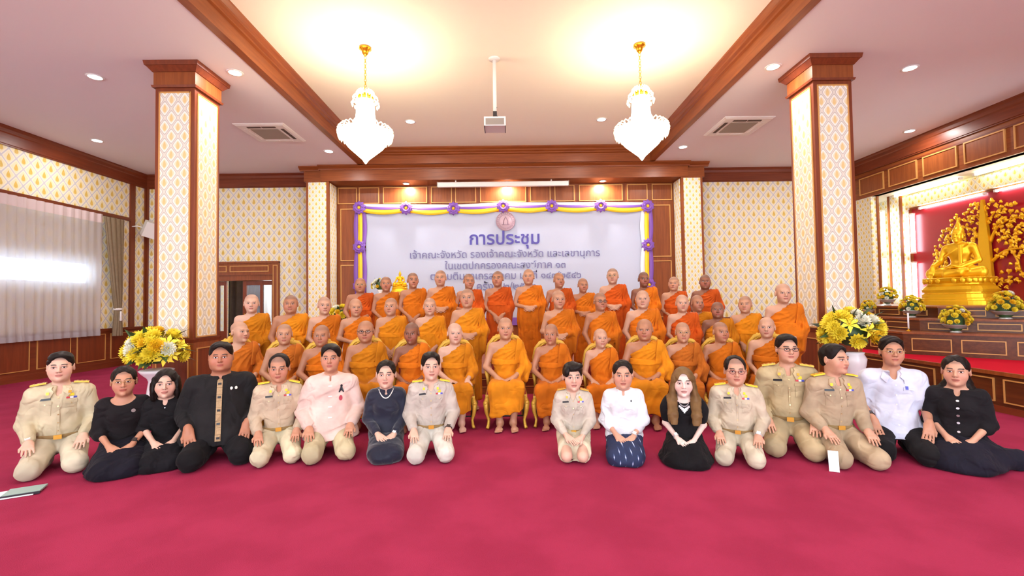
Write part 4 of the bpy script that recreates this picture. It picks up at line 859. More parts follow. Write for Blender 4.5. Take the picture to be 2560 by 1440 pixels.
def skirt_mesh(J, w, seed, kind='long', mat='cloth', name='skirt', trail=None):
    f = fit_field(J, .0075, .22 if trail is None else .62, .36); f.ell(J['P'], (.165 * w, .13 * w, .12), k=.05)
    for s in 'RL':
        f.cap(J['H' + s], J['K' + s], .105 * w, .085, k=.09)
        if kind != 'knee': f.cap(J['K' + s], J['A' + s] + V3(0, .06, 0), .080, .070, k=.07)
    f.ell((0, -.15, .15), (.13 * w, .2, .085), k=.06)
    if kind == 'spread': f.ell((0, -.10, .035), (.30 * w, .36, .085), k=.10); f.ell((0, -.05, .12), (.23 * w, .28, .12), k=.08)
    if kind == 'long': f.ell((0, -.13, .05), (.19 * w, .29, .075), k=.06)
    if kind == 'knee': f.cut((0, -.26, .1), (0, -1, .35)); f.ell((0, .05, .07), (.15, .2, .09), k=.05)
    if trail is not None:
        a, b = trail; f.cap((a * .3, -.05, .10), (a * .75, b * .6, .075), .12, .09, k=.10, sq=(1, 1, .9)); f.cap((a * .7, b * .55, .06), (a, b, .03), .085, .035, k=.08)
    f.cut((0, 0, .33), (0, 0, 1)); f.disp(wrinkle(.009, seed, 17)); f.cut((0, 0, .004), (0, 0, -1)); vs, qs = f.mesh(); return np_mesh(name, vs, qs, mat)
def belt_mesh(J, w, belly, z0, z1, g):
    f = Field(J['P'] - V3(.27, .25, .1), J['C'] + V3(.27, .25, .1), .007); put_torso(f, J, g, w, belly); f.cut((0, 0, z1), (0, 0, 1)); f.cut((0, 0, z0), (0, 0, -1)); vs, qs = f.mesh(); return np_mesh('belt', vs, qs, 'cloth')
def hair_mesh(R, c, hs, style, w=1.0, vol=1.0, line=0.0):
    """line > 0 moves the front hairline up"""
    f = Field(c - V3(.26, .28, .45 if style == 'long' else .30), c + V3(.26, .26, .2), .0048 if style != 'long' else .006); f.tf(R, c, hs); v = .0055 * vol; line = line + .022
    f.ell((0, .018, .038), (.0785 * w + v, .096 + v, .082 + v), k=.01)
    if style in ('short', 'pixie'):
        f.ell((0, -.005, .085), (.062 * w + v, .078, .030 + v), k=.03); f.ell((0, .055, -.02), (.066 * w, .05, .06), k=.03)
        f.ell((0, -.090, -.032), (.074 * w, .078, .104 + line), op='s', k=.014)
        for s in (-1, 1): f.ell((s * .082 * w, -.012, -.055), (.03, .045, .062), op='s', k=.012)
        f.ell((0, .02, -.13), (.12, .14, .075), op='s', k=.02)
        if style == 'pixie': f.ell((.02, -.055, .083), (.062, .045, .030), R=euler(0, -.35, 0), k=.02); f.ell((-.055, -.045, .045), (.026, .035, .042), k=.015)
    elif style == 'receding':
        f.ell((0, -.075, .03), (.060 * w, .095, .085), op='s', k=.014)
        for s in (-1, 1): f.ell((s * .082 * w, -.012, -.055), (.03, .045, .062), op='s', k=.012)
        f.ell((0, .02, -.13), (.12, .14, .075), op='s', k=.02)
    else:
        f.ell((0, .05, .0), (.072 * w, .062, .085), k=.03)
        if style in ('back', 'bun', 'tail'):
            f.ell((0, -.088, -.034), (.0700 * w, .078, .104 + line), op='s', k=.012)
            for s in (-1, 1): f.ell((s * .088 * w, -.03, -.07), (.034, .055, .085), op='s', k=.012)
            f.ell((0, .02, -.145), (.12, .14, .075), op='s', k=.02)
            if style == 'bun': f.ell((.045, .095, -.01), (.042, .035, .042), k=.01)
            if style == 'tail': f.cap((0, .09, -.03), (-.08, .05, -.16), .045, .04, k=.03); f.cap((-.08, .05, -.16), (-.12, -.05, -.27), .04, .022, k=.02); f.cap((.03, .08, -.05), (.10, .02, -.19), .045, .030, k=.03)
        elif style == 'bob':
            for s in (-1, 1): f.ell((s * .082 * w, .0, -.045), (.026, .062, .105), k=.03)
            f.ell((0, .065, -.05), (.088 * w, .052, .11), k=.04); f.ell((0, -.092, -.042), (.0600 * w, .085, .105 + line), op='s', k=.012); f.cut(f.w((0, 0, -.135)), R @ V3(0, 0, -1))
        elif style == 'long':
            f.ell((0, .06, -.06), (.090 * w, .055, .14), k=.04)
            for s in (-1, 1):
                f.cap((s * .070, .0, .03), (s * .090, -.02, -.12), .030, .034, k=.03, sq=(.8, 1.3, 1)); f.cap((s * .090, -.02, -.12), (s * .088, -.115, -.24), .036, .032, k=.03, sq=(1.2, .7, 1)); f.cap((s * .088, -.115, -.24), (s * .075, -.14, -.37), .032, .014, k=.02, sq=(1.2, .7, 1))
                f.cap((s * .11, .0, -.12), (s * .115, -.09, -.30), .022, .012, k=.02)
            f.ell((0, -.096, -.050), (.0560 * w, .090, .116 + line), op='s', k=.012)
    f.tf(); rn = wrinkle(.0042, len(FRONT) + 5, 48, 4); f.disp(rn); vs, qs = f.mesh(); return np_mesh('hair', vs, qs, 'hair')

def hit_front(bv, x, z):
    r = bv.ray_cast(Vector((x, -1.2, z)), Vector((0, 1, 0)))
    if r[0] is None: return Vector((x, -.1, z)), Vector((0, -1, 0))
    n = r[1] if r[1].y < 0 else -r[1]; return r[0], n
def hit_top(bv, x, y):
    r = bv.ray_cast(Vector((x, y, 1.5)), Vector((0, 0, -1)))
    if r[0] is None: return Vector((x, y, .6)), Vector((0, 0, 1))
    n = r[1] if r[1].z > 0 else -r[1]; return r[0], n
def stick(bv, x, z, hw, mat, name, parent, roll=0.0, off=.003, round_=False):
    p, n = hit_front(bv, x, z); u = Vector((1, 0, 0)); u = (u - n * u.dot(n)).normalized(); v = n.cross(u); v = -v if v.z < 0 else v
    if roll: u, v = u * math.cos(roll) + v * math.sin(roll), v * math.cos(roll) - u * math.sin(roll)
    b = MB()
    if round_:
        k = 14; vs = [p + n * o + u * hw[0] * math.cos(2 * math.pi * i / k) + v * hw[1] * math.sin(2 * math.pi * i / k) for o in (-.002, off + hw[2]) for i in range(k)]
        b.add(vs, [tuple(range(k - 1, -1, -1)), tuple(range(k, 2 * k))] + [(i, (i + 1) % k, k + (i + 1) % k, k + i) for i in range(k)])
    else: b.obox(p + n * off, (u, v, n), hw)
    return b.build(name, mat, parent)
def draped(bv, pts, t, mat, name, parent, color=None, off=.004):
    """a thin cloth piece lying on the garment: polygon of (x, z) points seen from the front"""
    n = len(pts); ctr = (sum(p[0] for p in pts) / n, sum(p[1] for p in pts) / n); ring = []
    for k in (0, .5, 1):
        for x, z in pts: ring.append((ctr[0] + (x - ctr[0]) * k, ctr[1] + (z - ctr[1]) * k))
    vs = []
    for o in (off + t, -.002):
        for x, z in ring: p, nn = hit_front(bv, x, z); vs.append(p + Vector((0, -1, 0)) * o)
    m = len(ring); fs = []
    for a in (0, 1):
        for i in range(n): fs.append((a * n + i, a * n + (i + 1) % n, (a + 1) * n + (i + 1) % n, (a + 1) * n + i))
    fs += [(2 * n + i, 2 * n + (i + 1) % n, m + 2 * n + (i + 1) % n, m + 2 * n + i) for i in range(n)]
    q = MB().add(vs, fs).build(name, mat, parent)
    if color: q.color = (*color, 1)
    return q
def epaulettes(bv, parent, w, mat, J):
    for s in (-1, 1):
        a, n1 = hit_top(bv, s * .085 * w, .02); e, n2 = hit_top(bv, s * .185 * w, .02); u = (e - a); L = u.length; u.normalize(); n = Vector((0, 0, 1)); n = (n - u * n.dot(u)).normalized(); v = n.cross(u)
        b = MB(); b.obox((a + e) / 2 + n * .012, (u, v, n), (L / 2, .030, .006)); ep = b.build('epaulette', mat, parent)
        for k in (-.3, .0, .3): MB().obox((a + e) / 2 + u * L * k + n * .019, (u, v, n), (.006, .028, .002)).build('rank_bar', 'brass', ep)
def uniform(o, sh, bv, J, w, belly, col, ep='yellow_board', tags=True, insignia='yellow_board', female=False):
    N = J['N'][2]; c2 = tuple(v * .93 for v in col)
    for s in (-1, 1):
        draped(bv, [(s * .010, N - .028), (s * .052, N - .072), (s * .088, N - .035), (s * .074, N + .012), (s * .040, N + .02)], .013, 'cloth', 'collar', sh, tuple(v * 1.06 for v in col))
        stick(bv, s * .066, N - .038, (.010, .012, .002), insignia, 'collar_insignia', sh, off=.019)
        draped(bv, [(s * .040, .575), (s * .118, .575), (s * .118, .552), (s * .080, .538), (s * .040, .552)], .005, 'cloth', 'pocket_flap', sh, c2)
        draped(bv, [(s * .044, .545), (s * .114, .545), (s * .112, .455), (s * .046, .455)], .0015, 'cloth', 'pocket', sh, tuple(v * .97 for v in col))
        stick(bv, s * .079, .548, (.005, .005, .001), 'button_gold', 'pocket_button', sh, off=.008, round_=True)
    for z in (.60, .53, .46, .39, .32): stick(bv, 0.0, z, (.006, .006, .0015), 'button_gold', 'button', sh, round_=True)
    draped(bv, [(-.014, .63), (.016, .63), (.016, .27), (-.014, .27)], .0015, 'cloth', 'placket', sh, tuple(v * 1.03 for v in col), off=.001)
    if tags:
        stick(bv, -.082, .592, (.036, .0085, .002), 'tag_black', 'name_tag', sh, off=.004)
        for k, m in enumerate(('ribbon_red', 'ribbon_white', 'ribbon_blue')): stick(bv, .058 + k * .022, .594, (.011, .0075, .002), m, 'ribbon', sh, off=.004)
        stick(bv, .080, .618, (.016, .012, .002), 'yellow_board', 'badge', sh, off=.004)
    epaulettes(bv, sh, w, ep, J)
    b = belt_mesh(J, w, belly, .252, .283, .024); q = link_mesh('belt', b, o); q.color = (*lin((150, 124, 84)), 1)
    p, n = hit_front(bv, 0, .30); MB().obox((0, p.y - .012, .268), ((1, 0, 0), (0, 0, 1), (0, -1, 0)), (.026, .018, .006)).build('buckle', 'brass', q)
def watch(o, J, s, mat='watch', k=.92, r=.030):
    E, W = Vector(J['E' + s]), Vector(J['W' + s]); p = E.lerp(W, k); t = (W - E).normalized(); u = t.orthogonal().normalized(); v = t.cross(u)
    b = MB().tube([p + (u * math.cos(a) + v * math.sin(a)) * r for a in np.linspace(0, 2 * math.pi, 19)[:-1]], .0075, 6, closed=True); wt = b.build('watch', mat, o)
    n = (Vector((0, -.6, .8)) - t * Vector((0, -.6, .8)).dot(t)).normalized(); MB().obox(p + n * (r + .006), (t, n.cross(t), n), (.018, .017, .005)).build('dial', 'lens_dark' if mat == 'watch' else 'pearl', wt)
FRONT = {}
def kneeler(key, xh, ytop, kx, ky, label, skin, hair_style, hair_col=(30, 24, 22), hands='thigh', w=1.0, belly=0.0, face=.85, turn=0.0, hp=None, top=None, low=None, female=False, knees=1.0, brow=.95, hair_kw=None, arms=1.0, group=None):
    s = .95; hp = dict(hp or {}); hk = 1.09 * hp.get('sc', 1)      # a head keeps its real size whatever the height of the figure
    for _ in range(4): Y0 = onZ(kx, ky).y + .40 * s; s = (onY(xh, ytop, Y0).z - .118 * hk) / .855
    hp['sc'] = hk / s / HS
    p = onY(xh, ytop, Y0); rz = -math.atan2(p.x, Y0) * face + turn
    o = empty('person', (p.x, Y0, 0), rz); o.scale = (s, s, s); tag(o, label, 'person', group or 'people kneeling in the front row')
    J = joints('kneel', hands)
    for q in 'RL': J['K' + q][0] *= knees
    for k in ('SR', 'SL', 'ER', 'EL'): J[k][0] *= 1 + (w - 1) * .75
    if hands != 'lap':
        for k in ('WR', 'WL'): J[k][0] *= 1 + (w - 1) * .6
        if belly > .02:
            for k in ('ER', 'EL'): J[k][0] *= 1.05
    if female:
        for k in ('SR', 'SL', 'ER', 'EL'): J[k][0] *= .93
    bme, vs, qs, R, c, hs = body_mesh('kneel', J, .006, hp, w * (.93 if female else 1), belly, arms=arms * (.86 if female else .98), core=False, bust=.5 if female else 0)
    bd = link_mesh('body', bme, o); bd.color = (*lin(SKIN[skin] if isinstance(skin, str) else skin), brow)
    hm = link_mesh('hair', hair_mesh(R, c, hs, hair_style, hp.get('w', 1), **(hair_kw or {})), o); hm.color = (*lin(hair_col), 1)
    ww = w * (.93 if female else 1)
    t = dict(top); col = tuple(v * .88 for v in lin(t.pop('col'))); t.setdefault('amp', .009)
    sm, bv = shirt_mesh(J, ww, belly, bust=.9 if female else 0, seed=len(FRONT) + 3, arms=arms * (.88 if female else 1), **t); sh = link_mesh(sm.name.split('.')[0], sm, o); sh.color = (*col, 1)
    l = dict(low); lc = tuple(v * .88 for v in lin(l.pop('col'))); kind = l.pop('kind')
    lm = pants_mesh(J, ww, len(FRONT) + 31, **l) if kind == 'trousers' else skirt_mesh(J, ww, len(FRONT) + 31, kind, **l)
    lo_ = link_mesh(lm.name.split('.')[0], lm, o); lo_.color = (*lc, 1)
    FRONT[key] = dict(o=o, J=J, sh=sh, bv=bv, R=R, c=c, hs=hs, w=ww, belly=belly, col=col, low=lo_, body=bd)
    return FRONT[key]
KH = (196, 178, 150); KH2 = (186, 164, 132); KP = (206, 194, 164)
def uni(key, *a, col=KH, pcol=None, ep='yellow_board', insignia='yellow_board', **kw):
    k = kneeler(key, *a, top=dict(col=col, sleeve='long', hem=.25, neck='collar'), low=dict(kind='trousers' if not kw.get('female') else 'knee', col=pcol or col), **kw)
    uniform(k['o'], k['sh'], k['bv'], k['J'], k['w'], k['belly'], k['col'], ep, True, insignia, kw.get('female', False)); return k
SK1, SK2, SK3, SK4 = (202, 154, 128), (188, 136, 108), (172, 116, 88), (214, 174, 152)
uni('m1', 152, 882, 145, 1207, 'man kneeling in a pale khaki uniform with gold cord epaulettes and wristwatch', SK4, 'short', col=(206, 192, 160), pcol=(206, 194, 168), ep='brass', insignia='brass', w=1.0, belly=.015, hp=dict(fat=1.06, jaw=1.12), face=.85); watch(FRONT['m1']['o'], FRONT['m1']['J'], 'R', 'silver', .9)
k = kneeler('w2', 310, 917, 292, 1203, 'woman in glasses kneeling in a black dress with a round silver brooch', SK2, 'bun', hands='lap', female=True, w=1.0, knees=.62, top=dict(col=(30, 26, 28), sleeve='puff34', hem=.24, neck='round', name='blouse'), low=dict(kind='spread', col=(26, 24, 34)), face=.85, hair_kw=dict(line=.0), hp=dict(yaw=.05))
glasses(k['o'], k['R'], k['c'], k['hs'], 'frame_gold'); stick(k['bv'], .085, .565, (.018, .018, .003), 'silver', 'brooch', k['sh'], round_=True); watch(k['o'], k['J'], 'L', 'watch', .80, .026)
k = kneeler('w3', 415, 924, 402, 1184, 'woman with a black bob kneeling in a black short-sleeved dress', SK4, 'bob', hands='lap', female=True, w=.96, knees=.62, top=dict(col=(26, 24, 26), sleeve='half', hem=.24, neck='vee', name='blouse'), low=dict(kind='spread', col=(24, 22, 26)), face=.85)
stick(k['bv'], .0, .60, (.006, .006, .002), 'silver', 'button', k['sh'], round_=True)
k = kneeler('m4', 553, 857, 540, 1180, 'big man kneeling in a black jacket with an embroidered centre band', SK3, 'short', hands='low', w=1.27, belly=.07, knees=1.28, arms=1.15, hp=dict(fat=1.2, jaw=1.3, w=1.06, neck=1.25, sc=1.04), top=dict(col=(34, 32, 33), sleeve='long', hem=.15, neck='stand', name='jacket', flare=.02), low=dict(kind='trousers', col=(24, 22, 24), g=.01), face=.85)
for z in np.arange(.19, .66, .052): draped(k['bv'], [(-.020, z), (.020, z), (.020, z + .050), (-.020, z + .050)], .004, 'embroidery', 'embroidered_band', k['sh'])
for z in np.arange(.215, .66, .104): stick(k['bv'], 0, z, (.012, .008, .004), 'tag_black', 'toggle', k['sh'], off=.010)
for x in (.085, .118): stick(k['bv'], x, .59, (.010, .014, .003), 'pearl', 'lapel_pin', k['sh'], round_=True)
k = uni('m5', 698, 886, 690, 1172, 'man with thinning hair kneeling in khaki uniform beside the pink-shirted man', SK2, 'receding', col=(200, 178, 152), pcol=(214, 202, 170), w=1.0, hp=dict(yaw=-.05, pitch=.08), face=.85)
k = kneeler('m6', 827, 862, 822, 1165, 'man kneeling in a pale pink stand-collar shirt with a black ribbon', SK2, 'short', hands='thigh', w=1.07, belly=.03, hp=dict(yaw=-.08, fat=1.03, jaw=1.08), top=dict(col=(230, 198, 186), sleeve='long', hem=.14, neck='stand', amp=.012, flare=.02), low=dict(kind='trousers', col=(196, 182, 146)), face=.85)
draped(k['bv'], [(.088, .600), (.100, .600), (.118, .552), (.108, .548), (.094, .580), (.080, .548), (.070, .552)], .004, 'tag_black', 'ribbon', k['sh']); stick(k['bv'], .094, .606, (.010, .013, .003), 'tag_black', 'ribbon_loop', k['sh'], round_=True); stick(k['bv'], .088, .500, (.016, .024, .002), 'badge_red', 'embroidered_crest', k['sh'], round_=True)
for z in (.61, .52, .43, .34): stick(k['bv'], 0, z, (.016, .005, .003), 'pearl', 'knot_button', k['sh'])
k = kneeler('w7', 965, 902, 957, 1163, 'woman kneeling in a navy dress with a pearl necklace', SK4, 'back', hands='lap', female=True, w=1.0, knees=.60, top=dict(col=(36, 38, 54), sleeve='long', hem=.22, neck='stand', name='blouse', mat='cloth_silk'), low=dict(kind='long', col=(32, 34, 50), mat='cloth_silk'), face=.85, hp=dict(yaw=-.05))
def pearls(k, n, rx, drop, r, mat, name, z0=.0):
    nk = empty(name, (0, 0, 0), parent=k['o']); N = k['J']['N'][2]; me = MB().sphere((0, 0, 0), r, 8, 6).mesh('pearl', mat)
    for i in range(n):
        a = -1 + 2 * i / (n - 1); x = rx * a; z = N + z0 - drop * (1 - abs(a) ** 2.2); p, nn = hit_front(k['bv'], x, z); link_mesh('pearl', me, nk, (p.x, p.y - r * .7, p.z))
pearls(k, 31, .076, .085, .0062, 'pearl', 'pearl_necklace', .02); watch(k['o'], k['J'], 'L', 'silver', .92, .026)
k = uni('m8', 1077, 882, 1067, 1165, 'man kneeling in grey khaki uniform with a black watch beside the carpet gap', SK4, 'short', col=(196, 184, 172), pcol=(214, 208, 196), w=1.0, hp=dict(yaw=.1, fat=.96), face=.85); watch(k['o'], k['J'], 'L', 'watch', .95)
k = uni('w9', 1431, 907, 1435, 1168, 'woman with short hair kneeling in khaki uniform blouse and skirt', SK4, 'pixie', col=(202, 190, 174), pcol=(206, 194, 166), female=True, hands='lap', w=1.0, knees=.62, hp=dict(yaw=.1), face=.85, insignia='brass', ep='cloth_khaki' if False else 'brass')
k = kneeler('w10', 1556, 902, 1575, 1170, 'woman kneeling in a white blouse and blue patterned skirt', SK1, 'back', hands='lap', female=True, w=1.08, belly=.01, knees=.66, top=dict(col=(228, 228, 234), sleeve='wide', hem=.20, neck='stand', name='blouse'), low=dict(kind='long', col=(255, 255, 255), mat='ikat'), face=.85, hp=dict(fat=1.08, jaw=1.05))
for z in (.60, .52, .44, .36, .28): stick(k['bv'], 0, z, (.006, .006, .002), 'pearl', 'button', k['sh'], round_=True)
stick(k['bv'], .078, .59, (.008, .010, .003), 'tag_black', 'lapel_pin', k['sh'], round_=True); watch(k['o'], k['J'], 'L', 'silver', .86, .028)
k = kneeler('w11', 1707, 920, 1708, 1175, 'woman with long light brown hair in a black puff-sleeved dress and silver necklace', (232, 204, 192), 'long', hair_col=(112, 84, 52), hands='lap', female=True, w=1.06, knees=.75, top=dict(col=(26, 24, 26), sleeve='puff', hem=.22, neck='round', name='dress'), low=dict(kind='spread', col=(22, 20, 22)), face=.85, hp=dict(fat=.95, jaw=.92))
pearls(k, 17, .075, .085, .007, 'silver', 'bib_necklace', .01); nk = k['o'].children[-1]
for i in range(9):
    a = -1 + i / 4; x = .05 * a; z = .595 - .045 * (1 - abs(a)); stick(k['bv'], x, z, (.008, .012 + .012 * (1 - abs(a)), .003), 'silver', 'pendant', nk, off=.006)
watch(k['o'], k['J'], 'R', 'silver', .84, .030)
k = uni('m12', 1837, 891, 1858, 1178, 'balding man in red-rimmed glasses kneeling in khaki uniform', SK1, 'receding', col=(204, 188, 164), pcol=(206, 194, 170), w=1.05, belly=.03, hp=dict(yaw=.06, fat=1.1, jaw=1.1), face=.85); plain('frame_red', (110, 44, 46), .3); glasses(k['o'], k['R'], k['c'], k['hs'], 'frame_red'); watch(k['o'], k['J'], 'L', 'silver', .97)
k = uni('m13', 1966, 838, 1975, 1160, 'tall man in glasses kneeling upright in khaki uniform behind his neighbours', SK1, 'short', col=(188, 168, 130), pcol=(184, 164, 128), w=1.05, belly=.03, hp=dict(yaw=.25, fat=1.08, jaw=1.1), face=.85, ep='brass', insignia='brass'); glasses(k['o'], k['R'], k['c'], k['hs'], 'frame_dark')
k = uni('m14', 2085, 862, 2135, 1182, 'man with head turned kneeling in khaki uniform, hand on a white card', SK1, 'short', col=(182, 160, 132), pcol=(184, 162, 132), w=.96, hp=dict(yaw=.50), face=.85, turn=.35); K14 = k
k = kneeler('m15', 2228, 843, 2272, 1172, 'man in glasses kneeling in a white short-sleeved shirt and black trousers', SK2, 'short', hands='low', w=1.0, hp=dict(yaw=.05, fat=.98), top=dict(col=(214, 217, 236), sleeve='half', hem=.15, neck='collar', flare=.015), low=dict(kind='trousers', col=(26, 24, 26)), face=.85, turn=.08)
N = k['J']['N'][2]
for s in (-1, 1): draped(k['bv'], [(s * .010, N - .028), (s * .060, N - .080), (s * .096, N - .040), (s * .074, N + .012), (s * .040, N + .02)], .013, 'cloth', 'collar', k['sh'], k['col'])
draped(k['bv'], [(.050, .565), (.125, .565), (.125, .535), (.050, .535)], .004, 'cloth', 'pocket_flap', k['sh'], tuple(v * .95 for v in k['col'])); stick(k['bv'], .07, .56, (.010, .014, .002), 'ribbon_blue', 'emblem', k['sh'], off=.009)
for z in (.58, .50, .42, .34, .26): stick(k['bv'], 0, z, (.006, .006, .0015), 'pearl', 'button', k['sh'], round_=True)
glasses(k['o'], k['R'], k['c'], k['hs'], 'frame_gold'); watch(k['o'], k['J'], 'R', 'watch', .8)
k = kneeler('w16', 2388, 890, 2385, 1195, 'woman kneeling in a black jacket with silver buttons and a trailing dark skirt', SK1, 'tail', hands='lap', female=True, w=1.08, knees=.7, top=dict(col=(30, 27, 30), sleeve='puff34', hem=.20, neck='vee', name='jacket'), low=dict(kind='spread', col=(30, 28, 40), trail=(.52, .12)), face=.85, turn=-.1, hp=dict(yaw=-.05))
for z in (.585, .52, .45, .38, .30, .245): stick(k['bv'], 0, z, (.012, .010, .003), 'silver', 'button', k['sh'], round_=True)
# paper things on the carpet
P = onZ(2089, 1172); o = empty('card', (P.x - .05, P.y - .05, .10), 0); tag(o, 'white card held upright at the knee of the man looking aside', 'card'); o.rotation_euler = (-.25, 0, -.45); MB().box(-.035, .035, -.001, .001, -.10, .06).build('sheet', 'paper', o)
P = onZ(36, 1237); o = empty('folder', (P.x, P.y, 0), .5); tag(o, 'green-grey folder with white papers lying on the carpet by the kneeling man', 'folder')
plain('folder_green', (150, 176, 168), .5); MB().box(-.14, .13, -.09, .09, .004, .012).build('papers', 'paper', o); MB().box(-.05, .16, -.07, .085, .012, .024).build('cover', 'folder_green', o); MB().box(-.06, .165, -.085, -.07, .006, .022).build('spine', 'tag_black', o)
# ------------------------------------------------------------------ gilded chairs under the seated monks
plain('brocade', (150, 34, 30), .7, nz=.2, scale=60)
def chair_meshes():
    d = {}; W = .225
    d['seat'] = MB(); d['seat'].box(-W, W, -.22, .25, .385, .425); d['seat'] = d['seat'].mesh('seat', 'brocade')
    b = MB(); b.box(-W - .015, W + .015, -.235, .265, .335, .39)
    for x in np.linspace(-W, W, 9): b.sphere((x, -.238, .335), .022, 8, 6, (1, .6, .8))
    d['apron'] = b.mesh('apron', 'gold_chair')
    b = MB(); b.grid(lambda s, v: ((s - .5) * 2 * (W - .05), .235 + .03 * v - .012 * math.cos((s - .5) * 3), .46 + v * (.47 + .06 * math.cos((s - .5) * math.pi))), 10, 8); d['back_cushion'] = b.mesh('back_cushion', 'brocade')
    b = MB(); pts = [(-W + .01, .25, .40), (-W, .255, .6), (-W - .01, .265, .8), (-W + .02, .275, .93), (-W + .08, .28, 1.00), (0, .28, 1.04), (W - .08, .28, 1.00), (W - .02, .275, .93), (W + .01, .265, .8), (W, .255, .6), (W - .01, .25, .40)]
    b.tube(pts, [.022, .022, .024, .026, .03, .034, .03, .026, .024, .022, .022], 8); d['back_frame'] = b.mesh('back_frame', 'gold_chair')
    b = MB(); rnd = random.Random(5)
    for i in range(26):
        a = -1 + 2 * i / 25; x = a * .215; z = 1.045 - .14 * abs(a) ** 2.2; r = .030 - .012 * abs(a)
        b.sphere((x, .275, z + .015 * math.sin(i * 2.3)), r, 8, 6, (1, .6, 1.1))
        b.sphere((x * .98, .265, z - .03), r * .7, 8, 6)
    for s in (-1, 1): b.tube([(s * .03, .27, 1.07), (s * .06, .26, 1.11), (s * .03, .26, 1.13), (s * .0, .26, 1.10)], [.014, .016, .012, .008], 6)
    d['crest'] = b.mesh('crest', 'gold_chair')
    for nm, sx in (('arm', 1), ('arm_', -1)):
        b = MB(); b.tube([(sx * W, .26, .62), (sx * (W + .01), .18, .625), (sx * (W + .015), .09, .62), (sx * (W + .01), .05, .60), (sx * (W + .0), .055, .53), (sx * (W - .01), .07, .42)], [.018, .02, .022, .024, .018, .02], 8); d[nm] = b.mesh('arm', 'gold_chair')
    for nm, sx in (('leg', 1), ('leg_', -1)):
        b = MB(); b.tube([(sx * .205, -.205, .36), (sx * .235, -.255, .30), (sx * .228, -.245, .20), (sx * .205, -.225, .10), (sx * .212, -.245, .045), (sx * .222, -.275, .018)], [.034, .034, .025, .017, .018, .020], 8); b.sphere((sx * .235, -.262, .305), .028, 8, 6); d[nm] = b.mesh('leg', 'gold_chair')
        b = MB(); b.tube([(sx * .205, .235, .36), (sx * .205, .25, .2), (sx * .205, .275, .012)], [.024, .02, .018], 8); d[nm + 'b'] = b.mesh('leg', 'gold_chair')
    b = MB(); b.tube([(-.2, -.2, .14), (.2, -.2, .14)], .011, 6); b.tube([(-.2, .24, .17), (.2, .24, .17)], .011, 6)
    for s in (-1, 1): b.tube([(s * .2, -.21, .14), (s * .2, .25, .17)], .011, 6)
    d['stretcher'] = b.mesh('stretcher', 'dark'); return d
CH = chair_meshes()
for i, m in enumerate(SEATED):
    o = empty('armchair', m.location, m.rotation_euler.z); k = m.scale[2]; o.scale = (k, k, k)
    tag(o, 'gilded carved armchair under the %s seated monk from the doorway end' % ordn[i], 'chair', 'gilded armchairs of the monks')
    for nm, me in CH.items(): link_mesh(me.name.split('.')[0], me, o)

# ------------------------------------------------------------------ banner with garland
plain('banner_white', (190, 196, 216), .6, 0, .3); plain('print_navy', (78, 70, 160), .6); plain('print_glare', (116, 114, 160), .6); plain('seal_pink', (206, 178, 190), .6); plain('seal_line', (170, 140, 156), .6)  # lettering colours made paler to carry the glare on the banner
plain('ribbon_yellow', (246, 200, 16), .45); plain('ribbon_purple', (128, 82, 176), .5); plain('satin_white', (240, 238, 244), .4)
YBN = 11.76; x0, x1, z0, z1 = -3.66, 3.53, .98, 3.74
bn = empty('banner', (0, YBN, 0)); tag(bn, 'wide white banner with Thai lettering hung on the panelled stage wall', 'banner')
def bw(s, v):
    x = x0 + (x1 - x0) * s; z = z0 + (z1 - z0) * v
    return (x, -.012 * math.sin(x * 2.2 + z * 1.5) * v - .010 * math.sin(x * 3.9 - z * 3.0) * v ** 2 - .006 * math.sin(x * 8 + z * 5) * v ** 3, z)
MB().grid(bw, 110, 40).build('cloth', 'banner_white', bn)
MB().grid(lambda s, v: (x0 + (x1 - x0) * s, -.02 + .015 * math.sin(s * 90), .80 + .20 * v), 180, 2).build('fringe', 'ribbon_purple', bn)
